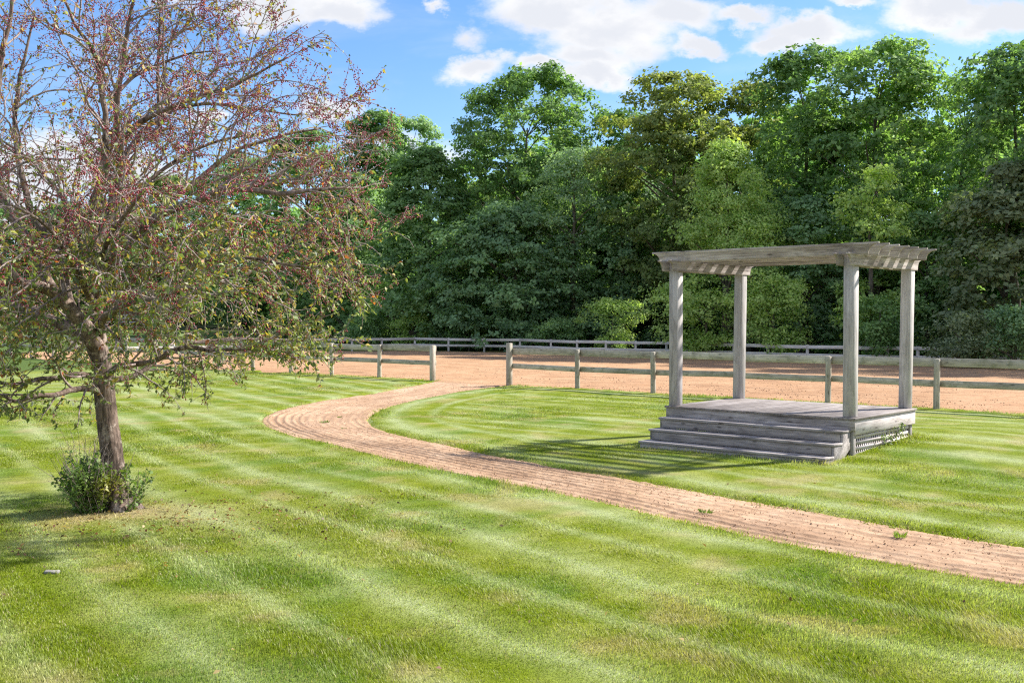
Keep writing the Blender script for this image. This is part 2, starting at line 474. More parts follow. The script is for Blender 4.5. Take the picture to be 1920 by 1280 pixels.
def build_arena():
    a = np.arange(-75, 62, .22); b = np.concatenate([np.arange(-.25, 16, .13), np.arange(16, 52, .3)])
    A, B = np.meshgrid(a, b, indexing='ij')
    x = GATE_R[0] + fdir[0] * A + fnor[0] * B; y = GATE_R[1] + fdir[1] * A + fnor[1] * B
    wv = (fbm(A * .12, B * .5, 61, 3) - .5) * 1.2
    fur = np.maximum(0, np.sin((B + wv) / .62 * 2 * math.pi)) ** 3 * .06 * sstep(.38, .65, fbm(A * .35, B * .8, 62, 3))
    z = hbase(x, y) + .005 - fur + (fbm(A * 2.2, B * 3.5, 63, 4) - .5) * .06 + (fbm(A * .3, B * .6, 64, 2) - .5) * .05
    z = z - .05 * sstep(.1, -.25, B) - .12 * sstep(30.5, 32, B + (A < -20) * 0)
    # the arena's far edge: a line just inside the far fence
    return a, b, x, y, z

FAR_PX = [(130, 638), (195, 637.4), (260, 636.8), (325, 636.2), (390, 635.6), (455, 635.1), (520, 634.6), (590, 634.2), (660, 634), (716, 633.6), (778, 632.6), (841, 633.5), (908, 634), (975, 634.8), (1033, 636.6), (1082, 637.8), (1136, 638.6), (1192, 639.4), (1250, 640.4), (1313, 641.8), (1376, 643.4), (1440, 645.2), (1514, 646.8), (1588, 648), (1664, 649), (1721, 649.8), (1778, 650.5), (1864, 651.6), (1958, 652.9), (2060, 654.4), (2170, 656), (2290, 657.8)]
FARP = [onz(x, y, .77) for x, y in FAR_PX]
def arena_mesh():
    a, b, x, y, z = build_arena()
    lim = np.array([p[:2] for p in FARP]); 
    ang = np.arctan2(lim[:, 0], lim[:, 1]); rad = np.linalg.norm(lim, axis=1)
    o = np.argsort(ang); pa = np.arctan2(x, y); pr = np.sqrt(x * x + y * y)
    fr = np.interp(pa, ang[o], rad[o], right=rad[o][-1])
    left = np.radians(-25)
    out = (pr > fr - .6) | (pa < left) 
    z = np.where(out, z - .25, z)
    return tag(link("arena", grid_mesh("arena", x, y, z, M_ARENA, {"damp": (sstep(.55, .7, fbm(x * .12, y * .12, 65, 4)) * .35 + sstep(.6, .75, fbm(x * 1.5, y * 1.5, 66, 4)) * .6).ravel()})), kind="structure")
arena_mesh()

# ------------------------------------------------------------------ grass
def build_grass():
    rng = np.random.default_rng(7)
    dmin, dmax = 4.6, 40.0
    N = 1700000
    d = dmin * (dmax / dmin) ** rng.random(N)
    x = rng.uniform(-1, 1, N) * (.58 * d + 2.4); y = d.copy()
    e, sd, do, di = dirt_edge(x, y)
    keep = e > .06 - .3 * rng.random(N) ** 2.5
    # not under the deck and steps
    lx = (x - PO[0]) * E1[0] + (y - PO[1]) * E1[1]; ly = (x - PO[0]) * E2[0] + (y - PO[1]) * E2[1]
    keep &= ~((lx > .02) & (lx < PW - .02) & (ly > -.9) & (ly < PD - .05))
    bare = np.exp(-((x + 4.35) ** 2 + (y - 11.95) ** 2 * 1.5) / .16)
    keep &= rng.random(N) > bare * .85
    x, y, d, e, sd, do, di = (q[keep] for q in (x, y, d, e, sd, do, di)); n = len(x)
    c, lean, dry = grass_color(x, y, do, di, rng)
    tone = rng.uniform(.6, 1.4, n)[:, None]; c = c * tone
    straw = rng.random(n) < (.05 + .1 * dry); c[straw] = np.array([.42, .36, .2]) * rng.uniform(.7, 1.2, straw.sum())[:, None]
    tuft = fbm(x * 3.1, y * 3.1, 71, 3); lush = sstep(.55, .75, fbm(x * .9, y * .9, 72, 3))
    h = (.016 + .018 * tuft + .012 * lush) * rng.uniform(.6, 1.35, n)
    edge = np.exp(-np.clip(e, 0, 9) / .12); h *= 1 + .7 * edge
    dx = np.maximum(np.maximum(-lx[keep], lx[keep] - PW), 0); dy = np.maximum(np.maximum(-.95 - ly[keep], ly[keep] - PD), 0)
    h *= 1 + 1.3 * np.exp(-np.hypot(dx, dy) / .09) + .9 * np.exp(-((fence_s(x, y) + .02) / .16) ** 2)
    h *= np.clip(1.15 - .012 * d, .8, 1.1)
    w = np.maximum(.003, d * .0007) * rng.uniform(.7, 1.3, n)
    th = rng.uniform(0, 2 * math.pi, n)
    sdirx, sdiry = .55, -.83
    lx = np.cos(th) * .55 + lean * sdirx * .5; ly = np.sin(th) * .55 + lean * sdiry * .5
    ln = h * rng.uniform(.35, 1.0, n)
    wx = -np.sin(th + rng.uniform(-.6, .6, n)) * w / 2; wy = np.cos(th) * w / 2
    z = hbase(x, y) - .012 - .03 * (sd < 0)
    P = np.stack([x, y, z], 1); Wv = np.stack([wx, wy, 0 * wx], 1); L = np.stack([lx, ly, 0 * lx], 1)
    mid = P + L * (ln * .35)[:, None] + np.array([0, 0, 1]) * (h * .62)[:, None]
    tip = P + L * ln[:, None] + np.array([0, 0, 1]) * h[:, None]
    nr = d < 13
    i = np.where(nr)[0]; m = len(i)
    V1 = np.stack([P[i] - Wv[i], P[i] + Wv[i], mid[i] + Wv[i] * .8, mid[i] - Wv[i] * .8, tip[i]], 1).reshape(-1, 3)
    b = np.arange(m)[:, None] * 5
    Q = b + np.array([0, 1, 2, 3]); T = b + np.array([3, 2, 4])
    j = np.where(~nr)[0]; k = len(j)
    V2 = np.stack([P[j] - Wv[j], P[j] + Wv[j], tip[j]], 1).reshape(-1, 3)
    T2 = m * 5 + np.arange(k)[:, None] * 3 + np.array([0, 1, 2])
    colr = np.concatenate([np.repeat(c[i], 5, 0), np.repeat(c[j], 3, 0)])
    me = make_mesh("grass", np.concatenate([V1, V2]), [Q, np.concatenate([T, T2])], M_GRASS, {"col": colr})
    tag(link("grass", me), kind="stuff")

# ------------------------------------------------------------------ pergola with its deck
PA = R(42.005); E1 = np.array([-math.cos(PA), math.sin(PA)]); E2 = np.array([math.sin(PA), math.cos(PA)])
PW, PD = 3.492, 2.476; PO = np.array([5.2756, 16.1234]); DZ = .655
def build_pergola():
    rng = random.Random(3)
    # local frame: x runs along E1 (towards the left of the photo), y along E2 (away), z up; x*y is left handed so build with -x
    root = thing("pergola", (PO[0], PO[1], 0), "weathered grey wooden pergola with four posts on a stepped deck platform", "pergola", rz=-PA)
    # rotated so that local +x = -E1 (right), local +y = E2
    def P(s, t, z): return (-s, t, z)
    W, D = PW, PD
    # deck boards run from front to back
    mb = MB(); nb = 25; bw = W / nb
    for i in range(nb):
        a0 = i * bw + (.0025 if i else 0); a1 = (i + 1) * bw - (.0025 if i < nb - 1 else 0)
        v, f = box_v((0, a0, -.034), (D, a1, rng.uniform(-.0012, .0012))); mb.add(v, f)
    o = mb.build("deck_floor", M_DECK, root, mw=frame((-W, 0, DZ), (0, 1, 0), (0, 0, 1)) @ Matrix.Scale(-1, 4, (0, 1, 0)))
    o.matrix_local = frame((0, 0, DZ), (0, 1, 0), (0, 0, 1)); bevel(o, .002)
    rh = .225; zt = DZ - .036
    # rim boards, 20 mm behind the deck edge
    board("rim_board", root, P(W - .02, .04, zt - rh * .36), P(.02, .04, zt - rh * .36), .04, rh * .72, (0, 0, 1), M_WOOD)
    board("rim_board", root, P(.043, .065, zt - .115), P(.043, D - .02, zt - .115), .04, .23, (0, 0, 1), M_RIM_LIT)
    board("rim_board", root, P(W - .043, .065, zt - .115), P(W - .043, D - .02, zt - .115), .04, .23, (0, 0, 1), M_RIM_LIT)
    board("rim_board", root, P(.065, D - .045, zt - .115), P(W - .065, D - .045, zt - .115), .04, .23, (0, 0, 1), M_RIM_LIT)
    # corner legs below the deck
    for s, t in ((.1, .1), (W - .1, .1), (.1, D - .12), (W - .1, D - .12)):
        board("corner_leg", root, P(s, t, -.1), P(s, t, zt - .002), .09, .09, (0, 1, 0), M_WOOD)
    # lattice skirts on both sides and behind
    def lattice(p0, p1, z0, z1):
        m = MB(); p0 = np.array(p0); p1 = np.array(p1); L = np.linalg.norm(p1 - p0); u = (p1 - p0) / L; nn = np.array([-u[1], u[0]])
        def slat(a0, a1, c0, c1, o0, o1):
            V = []
            for (a, c, o_) in ((a0, c0, o0), (a1, c0, o0), (a1, c0, o1), (a0, c0, o1), (a0, c1, o0), (a1, c1, o0), (a1, c1, o1), (a0, c1, o1)):
                q = p0 + u * a + nn * o_; V.append((q[0], q[1], c))
            m.add(V, [np.array([(3, 2, 1, 0), (4, 5, 6, 7), (0, 1, 5, 4), (1, 2, 6, 5), (2, 3, 7, 6), (3, 0, 4, 7)])])
        z = z0
        while z < z1 - .03:
            slat(0, L, z, z + .045, 0, .008); z += .088
        a = .03
        while a < L - .03:
            slat(a, a + .036, z0, z1, .0085, .0165); a += .072
        return m.build("lattice_panel", M_RIM_LIT, root)
    zl = zt - .232
    lattice((-.075, .15), (-.075, D - .18), -.12, zl + .06)
    lattice((-W + .075, D - .18), (-W + .075, .15), -.12, zl + .06)
    lattice((-.15, D - .075), (-W + .15, D - .075), -.12, zl + .06)
    # steps: three treads, four risers, two stringers
    r, n = .178, .2997; tr, tl = .068, .07
    for k in (1, 2, 3):
        z = DZ - k * r; y = -k * n
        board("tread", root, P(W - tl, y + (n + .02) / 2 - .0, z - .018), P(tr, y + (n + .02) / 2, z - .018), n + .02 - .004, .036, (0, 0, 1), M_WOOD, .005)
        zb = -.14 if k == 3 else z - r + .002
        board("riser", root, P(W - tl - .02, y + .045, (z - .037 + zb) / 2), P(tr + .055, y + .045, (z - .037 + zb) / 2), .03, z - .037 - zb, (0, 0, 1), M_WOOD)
    # back riser between the first tread and the rim
    board("riser", root, P(W - tl - .02, .022, DZ - r - .0), P(tr + .055, .022, DZ - r - .0), .02, .06, (0, 0, 1), M_WOOD)
    for s in (tr + .03, W - tl - .04):
        pr = []
        for k in (1, 2, 3):
            z = DZ - k * r - .038; y = -k * n + .03
            pr += [(y + n - .03 if k == 1 else y + n, z), (y, z)]
        top = pr  # from the deck down
        ylast = -3 * n + .03
        poly = [(-.005, DZ - r - .038)] + [(-n + .03, DZ - r - .038)]
        for k in (2, 3):
            poly += [(-(k - 1) * n + .03, DZ - k * r - .038), (-k * n + .03, DZ - k * r - .038)]
        poly += [(ylast, -.16), (ylast + .28, -.16), (-.005, DZ - r - .30)]
        npt = len(poly); V = []
        for xx in (-s - .02, -s + .02): V += [(xx, a, b) for a, b in poly]
        Fc = [np.array([list(range(npt))]), np.array([list(range(npt, 2 * npt))[::-1]])]
        Fc += [np.array([[(i + 1) % npt, i, npt + i, npt + (i + 1) % npt] for i in range(npt)])]
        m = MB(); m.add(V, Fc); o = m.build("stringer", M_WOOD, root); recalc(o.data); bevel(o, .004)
    # posts
    pp = .173; fi, ir, il, ib = .0688, .0672, .0454, .0479; H = 2.35
    centers = {}
    for key, s, t in (("fr", ir + pp / 2, fi + pp / 2), ("fl", W - il - pp / 2, fi + pp / 2), ("br", ir + pp / 2, D - ib - pp / 2), ("bl", W - il - pp / 2, D - ib - pp / 2)):
        lean = .03 if key[0] == "b" else 0.0
        o = board("post", root, P(s, t, DZ + .002), P(s - lean, t, DZ + H + .17), pp, pp, (0, 1, 0), M_POST, .006); centers[key] = (s, t)
    # cross beams with scroll-cut ends, one on each face of the posts
    def concave(L, hgt, ex):
        # concave: move quickly inwards first, then down
        pts2 = [(0, hgt), (0, hgt - .028)]
        for i in range(0, 9):
            a = math.pi / 2 * i / 8
            pts2.append((.018 + (ex - .018) * math.sin(a), (hgt - .028) * (math.cos(a))))
        return pts2 + [(L - a, b) for a, b in pts2[::-1]]
    def scroll(name, p0, xdir, L, hgt, th, ex):
        poly = concave(L, hgt, ex); npt = len(poly); V = []
        for yy in (-th / 2, th / 2): V += [(a - L / 2, yy, b) for a, b in poly]
        Fc = [np.array([list(range(npt))]), np.array([list(range(npt, 2 * npt))[::-1]]), np.array([[(i + 1) % npt, i, npt + i, npt + (i + 1) % npt] for i in range(npt)])]
        me = recalc(make_mesh(name, V, Fc, M_RAFT))
        c = Vector(p0) + Vector(xdir).normalized() * L / 2
        o = link(name, me, root, mw=frame(c, xdir, (0, 0, 1))); bevel(o, .003); return o
    bf, bb = .1745, .0914
    zb = DZ + H; bh = .19
    for key in ("fr", "fl"):
        s, t = centers[key]
        for sg in (-1, 1):
            sx = s + sg * (pp / 2 + .021)
            y0 = fi - bf - .13; y1 = D - ib + bb + .13
            scroll("cross_beam", P(sx, y0, zb), (0, 1, 0), y1 - y0, bh, .04, .13)
    # seven long rafters over them
    zr = zb + bh - .03
    for i in range(7):
        t = .02 + i * 2.33 / 6
        x0 = -(W + .275); L = W + .275 + .34
        scroll("rafter", (x0, t, zr), (1, 0, 0), L, .185, .042, .17)
    return root
PERG = build_pergola()
build_grass()

# ------------------------------------------------------------------ fences
def near_fence(name, label, posts, x_end=None, side=1):
    """posts: list of (world base xy, square?, height); rails on the arena side"""
    rng = random.Random(len(posts) * 7 + 1)
    root = thing(name, (posts[0][0][0], posts[0][0][1], 0), label, "fence", "two rail fences round the dirt arena")
    b0 = Vector((posts[0][0][0], posts[0][0][1], 0))
    def loc(p, z): return Vector((p[0], p[1], z)) - b0
    for (p, sq, h) in posts:
        z = float(hbase(np.array(p[0]), np.array(p[1])))
        if sq:
            o = board("post", root, loc(p, z - .1), loc(p, z + h), .15, .15, (fdir[0], fdir[1], 0), M_RAIL, .01)
        else:
            sides = 10; hh = np.linspace(-.1, h, 7); r0 = .073
            b = 1 + np.array([[rng.uniform(-.05, .05) for _ in range(sides)] for _ in hh])
            lx = rng.uniform(-.035, .035)
            # grain along x: build along x then stand up
            V, f = tube([(q, lx * q, 0) for q in hh], [r0 * (1.05 - .06 * q) for q in hh], sides, True, b)
            m = MB(); m.add(V, f); o = m.build("post", M_RAIL, root, mw=frame(loc(p, z), (0, 0, 1), (fdir[0], fdir[1], 0))); bevel(o, .012)
    off = np.array([fnor[0], fnor[1]]) * .095
    i = 0
    while i < len(posts) - 1:
        a, b = posts[i][0], posts[i + 1][0]
        za = float(hbase(np.array(a[0]), np.array(a[1]))); zb = float(hbase(np.array(b[0]), np.array(b[1])))
        for (zz, hz) in ((1.055, .19), (.585, .155)):
            e0 = .0 if i else .07; jz = rng.uniform(-.024, .024); jz2 = rng.uniform(-.024, .024)
            pa = np.array(a) + off - fdir * e0 + fdir * .003; pb = np.array(b) + off - fdir * .003 + fdir * (.07 if i == len(posts) - 2 else 0)
            board("rail", root, loc(pa, za + zz + jz), loc(pb, zb + zz + jz2), .045, hz, (0, 0, 1), M_RAIL, .004, .003, rng)
        i += 1
    return root

def fp(px):   # point of the near fence line under photo column px
    u = (px - 960) / F
    # ray (u, 1) * d crosses the fence line
    A = np.array([[u, -fdir[0]], [CP, -fdir[1]]]); d, k = np.linalg.solve(A, GATE_R[:2])
    return GATE_R[:2] + fdir * k
right_px = [955, 1083, 1225, 1384, 1553, 1757]
rp = [fp(q) for q in right_px]
while len(rp) < 12: rp.append(rp[-1] + fdir * 2.48)
near_fence("rail_fence", "weathered two rail wooden fence running behind the pergola from the gate opening", [(p, i == 0, 1.3 if i == 0 else 1.15) for i, p in enumerate(rp)])
gl_dir = fdir
lp = [fp(811), fp(711), fp(622)]
while len(lp) < 16: lp.append(lp[-1] - fdir * 2.45)
near_fence("rail_fence", "weathered two rail wooden fence behind the crabapple, ending at the left gate post", [(p, i == len(lp) - 1, 1.15 if i < len(lp) - 1 else 1.17) for i, p in enumerate(lp[::-1])])

def far_fence():
    rng = random.Random(5)
    b0 = Vector((FARP[0][0], FARP[0][1], 0))
    root = thing("rail_fence", b0, "long pale grey two rail fence along the far side of the arena before the woods", "fence", "two rail fences round the dirt arena")
    for i, p in enumerate(FARP):
        zt = .77; zg = float(hbase(np.array(p[0]), np.array(p[1]))) - .25
        board("post", root, Vector((p[0], p[1], zg)) - b0, Vector((p[0], p[1], zt + .02)) - b0, .13, .13, (1, 0, 0), M_FAR, .008)
    for a, b in zip(FARP[:-1], FARP[1:]):
        q = (b - a)[:2]; q /= np.linalg.norm(q); nrm = np.array([q[1], -q[0], 0]) * .09
        if nrm[1] > 0: nrm = -nrm
        for zc, hz in ((.68, .17), (.27, .15)):
            A = Vector(a + nrm); B = Vector(b + nrm); A.z = zc + rng.uniform(-.015, .015); B.z = zc + rng.uniform(-.015, .015)
            board("rail", root, A - b0, B - b0, .045, hz, (0, 0, 1), M_FAR, .004)
far_fence()

def pasture_fence():
    P = [unpx(x, 607.5, d) for x, d in ((-150, 116), (-110, 116), (-66, 116), (-22, 116), (20, 116), (62, 116), (104, 116), (146, 116), (190, 116), (235, 116), (280, 116), (325, 116))]
    b0 = Vector((P[0][0], P[0][1], 0))
    root = thing("rail_fence", b0, "distant thin three rail pasture fence seen left below the crabapple branches", "fence")
    for p in P:
        z = float(hbase(np.array(p[0]), np.array(p[1])))
        board("post", root, Vector((p[0], p[1], z - .2)) - b0, Vector((p[0], p[1], z + 1.18)) - b0, .15, .15, (1, 0, 0), M_FAR, 0)
    for k in range(0, len(P) - 1):
        for zc in (.3, .7, 1.08):
            A = Vector(P[k]); B = Vector(P[k + 1]); A.z = float(hbase(np.array(A.x), np.array(A.y))) + zc; B.z = float(hbase(np.array(B.x), np.array(B.y))) + zc
            A.y -= .1; B.y -= .1
            board("rail", root, A - b0, B - b0, .05, .16, (0, 0, 1), M_FAR, 0)
pasture_fence()

# ------------------------------------------------------------------ leaves
def leaf_cards(P, N, size, aspect, rng, fold=.25, T=None):
    """leaf-shaped folded quads; P,N (n,3), size (n,)"""
    n = len(P); N = N / (np.linalg.norm(N, axis=1)[:, None] + 1e-9)
    if T is None: T = rng.normal(size=(n, 3))
    T = T - (T * N).sum(1)[:, None] * N; T /= np.linalg.norm(T, axis=1)[:, None] + 1e-9
    S = np.cross(N, T); s = np.asarray(size)[:, None]; w = s * np.asarray(aspect).reshape(-1, 1) * .5
    a = P; tip = P + T * s
    m = P + T * s * .45 + N * s * fold * .3
    V = np.stack([a, m + S * w, tip, m - S * w], 1).reshape(-1, 3)
    Q = np.arange(n)[:, None] * 4 + np.array([0, 1, 2, 3])
    return V, Q

def crown_leaves(rng, z0, z1, Rx, prof, nb, sub, lps, leaf, flat=.5, br=(.9, 1.6), droop=.2, lob=None, shell=.18, jit=.55):
    """leaf clumps set on boughs through the crown's volume, in tree space (trunk at origin)"""
    t = rng.random(nb) ** .9
    pr = np.interp(t, *zip(*prof)); th = rng.uniform(0, 2 * math.pi, nb)
    wob = .66 + .72 * vnoise(th * 2.3 + 3, t * 5.5, int(rng.integers(1, 999)))
    rad = Rx * pr * wob * np.sqrt(rng.uniform(shell, 1, nb))
    th = np.where((np.sin(th) > .25) & (rng.random(nb) < .45), -th, th)
    C = np.stack([rad * np.cos(th), rad * np.sin(th), z0 + (z1 - z0) * t], 1)
    bs = rng.uniform(br[0], br[1], nb) * np.clip(.55 + .5 * pr, .5, 1)
    C[:, 2] = np.minimum(C[:, 2], z1 - bs * flat * .6)
    # sub-clumps on the upper side of each bough
    k = nb * sub; ci = np.repeat(np.arange(nb), sub)
    d = rng.normal(size=(k, 3)); d[:, 2] = d[:, 2] * .8 + .25; d /= np.linalg.norm(d, axis=1)[:, None]
    out = C.copy(); out[:, 2] = 0; out /= np.linalg.norm(out, axis=1)[:, None] + 1e-6
    S = C[ci] + d * bs[ci][:, None] * np.array([1, 1, flat]) * rng.uniform(.55, 1.05, k)[:, None]
    S[:, 2] -= droop * bs[ci] * np.clip((d * out[ci]).sum(1), 0, 1) ** 2
    m = k * lps; si = np.repeat(np.arange(k), lps)
    sp = rng.uniform(.10, .24, k)[si][:, None]
    P = S[si] + rng.normal(size=(m, 3)) * sp * np.array([1.15, 1.15, .6])
    N = d[si] * .5 + out[ci][si] * .35 + np.array([0, 0, .75]) + rng.normal(size=(m, 3)) * jit
    sz = leaf * rng.uniform(.65, 1.3, m)
    return P, N, sz, C, bs, si, ci

PROFS = {
 "round": [(0, .6), (.25, .95), (.5, 1.0), (.72, .97), (.88, .78), (1, .42)],
 "oval": [(0, .5), (.25, .85), (.5, 1.0), (.75, .92), (.9, .72), (1, .38)],
 "cone": [(0, 1.0), (.15, 1.0), (.35, .86), (.6, .6), (.8, .36), (1, .1)],
 "skirt": [(0, 1.0), (.2, 1.0), (.5, .95), (.75, .75), (.92, .48), (1, .25)],
 "vase": [(0, .35), (.3, .65), (.6, .95), (.8, 1.0), (.93, .8), (1, .5)],
}
PAL = {
 "dark": ((.07, .112, .044), (.17, .225, .075)),
 "deep": ((.066, .105, .05), (.16, .215, .085)),
 "green": ((.058, .096, .032), (.135, .19, .052)),
 "bright": ((.095, .14, .045), (.20, .255, .075)),
 "lime": ((.145, .18, .05), (.275, .315, .085)),
 "sage": ((.12, .16, .08), (.215, .26, .125)),
 "gold": ((.105, .125, .032), (.21, .195, .05)),
 "olive": ((.08, .10, .032), (.155, .175, .05)),
 "brown": ((.075, .09, .044), (.17, .175, .08)),
}

def tree(name, label, px, top, bot, hw, depth, prof, pal, seed, nb=None, dens=1.0, leaf=.28, flat=.5, br=(.9, 1.6), group="trees of the wood beyond the far fence", cat="tree", skew=0., pal2=None, sub=13, lps=18, limbs=14):
    rng = np.random.default_rng(seed)
    base = unpx(px, 640, depth); x, y = base[0], base[1]
    zg = float(hbase(np.array(x), np.array(y)))
    zt = unpx(px, top, depth)[2] - zg; zb = max(.25, unpx(px, bot, depth)[2] - zg)
    Rx = hw / F * depth
    root = thing(name, (x, y, zg), label, cat, group)
    vol = Rx * Rx * (zt - zb)
    if nb is None: nb = int(np.clip(vol ** .72 * 2.1, 30, 210))
    nb = int(nb * dens)
    P, N, sz, C, bs, si, ci = crown_leaves(rng, zb, zt, Rx, PROFS[prof], nb, sub, lps, leaf, flat, br, shell=.3 if prof == 'skirt' else .18, jit=.36 if prof == 'skirt' else .5, droop=.45 if prof == 'skirt' else .2)
    if skew: P[:, 0] += skew * (P[:, 2] - zb); C[:, 0] += skew * (C[:, 2] - zb)
    P[:, 2] = np.maximum(P[:, 2], .12)
    V, Q = leaf_cards(P, N, sz, rng.uniform(.5, .8, len(P)), rng)
    lo, hi = (np.array(q) for q in PAL[pal])
    bt = rng.random(nb)[ci][si]; st = rng.random(len(ci))[si]; t = np.clip(.4 * bt + .5 * st + .3 * rng.random(len(P)) - .1, 0, 1)[:, None]
    col = lo * (1 - t) + hi * t
    if pal2:
        l2, h2 = (np.array(q) for q in PAL[pal2]); c2 = l2 * (1 - t) + h2 * t
        k = sstep(.35, .95, (P[:, 2] - zb) / (zt - zb) + (st - .5) * .5)[:, None]; col = col * (1 - k) + c2 * k
    col *= np.array([1.85, 2.15, 2.5]) * rng.uniform(.75, 1.25, len(P))[:, None]
    # trunk with limbs reaching the boughs
    mb = MB(); tr = np.clip(.018 * zt + .03, .06, .3); hgt = zt * .8
    k = 9; zz = np.linspace(-.15, hgt, k); bx = np.cumsum(rng.normal(0, .05, k)) * zt / 12; by = np.cumsum(rng.normal(0, .05, k)) * zt / 12
    tp = np.stack([bx + skew * np.maximum(0, zz - zb), by, zz], 1); trd = tr * (1 - .85 * (zz / hgt).clip(0, 1)) + .01; trd[0] *= 1.35
    v, f = tube(tp, trd, 8); mb.add(v, f)
    for b in rng.choice(nb, min(nb, limbs), replace=False):
        c = C[b]; zs = np.clip(c[2] - np.linalg.norm(c[:2]) * rng.uniform(.5, .95), max(.3, zb * .6), hgt * .96)
        s = np.array([np.interp(zs, zz, tp[:, 0]), np.interp(zs, zz, tp[:, 1]), zs])
        r0 = np.interp(zs, zz, trd) * .55
        m1 = s * .55 + c * .45 + np.array([0, 0, .12 * np.linalg.norm(c - s)]) + rng.normal(0, .15, 3)
        q = np.linspace(0, 1, 6)[:, None]; pts = (1 - q) ** 2 * s + 2 * q * (1 - q) * m1 + q ** 2 * c
        v, f = tube(pts, r0 * (1 - .8 * q[:, 0]) + .008, 5, False); mb.add(v, f)
    mb.build("trunk", M_BARK, root, True)
    me = make_mesh("crown", V, [Q], M_LEAF, {"col": np.repeat(col, 4, 0)})
    link("crown", me, root)
    return root

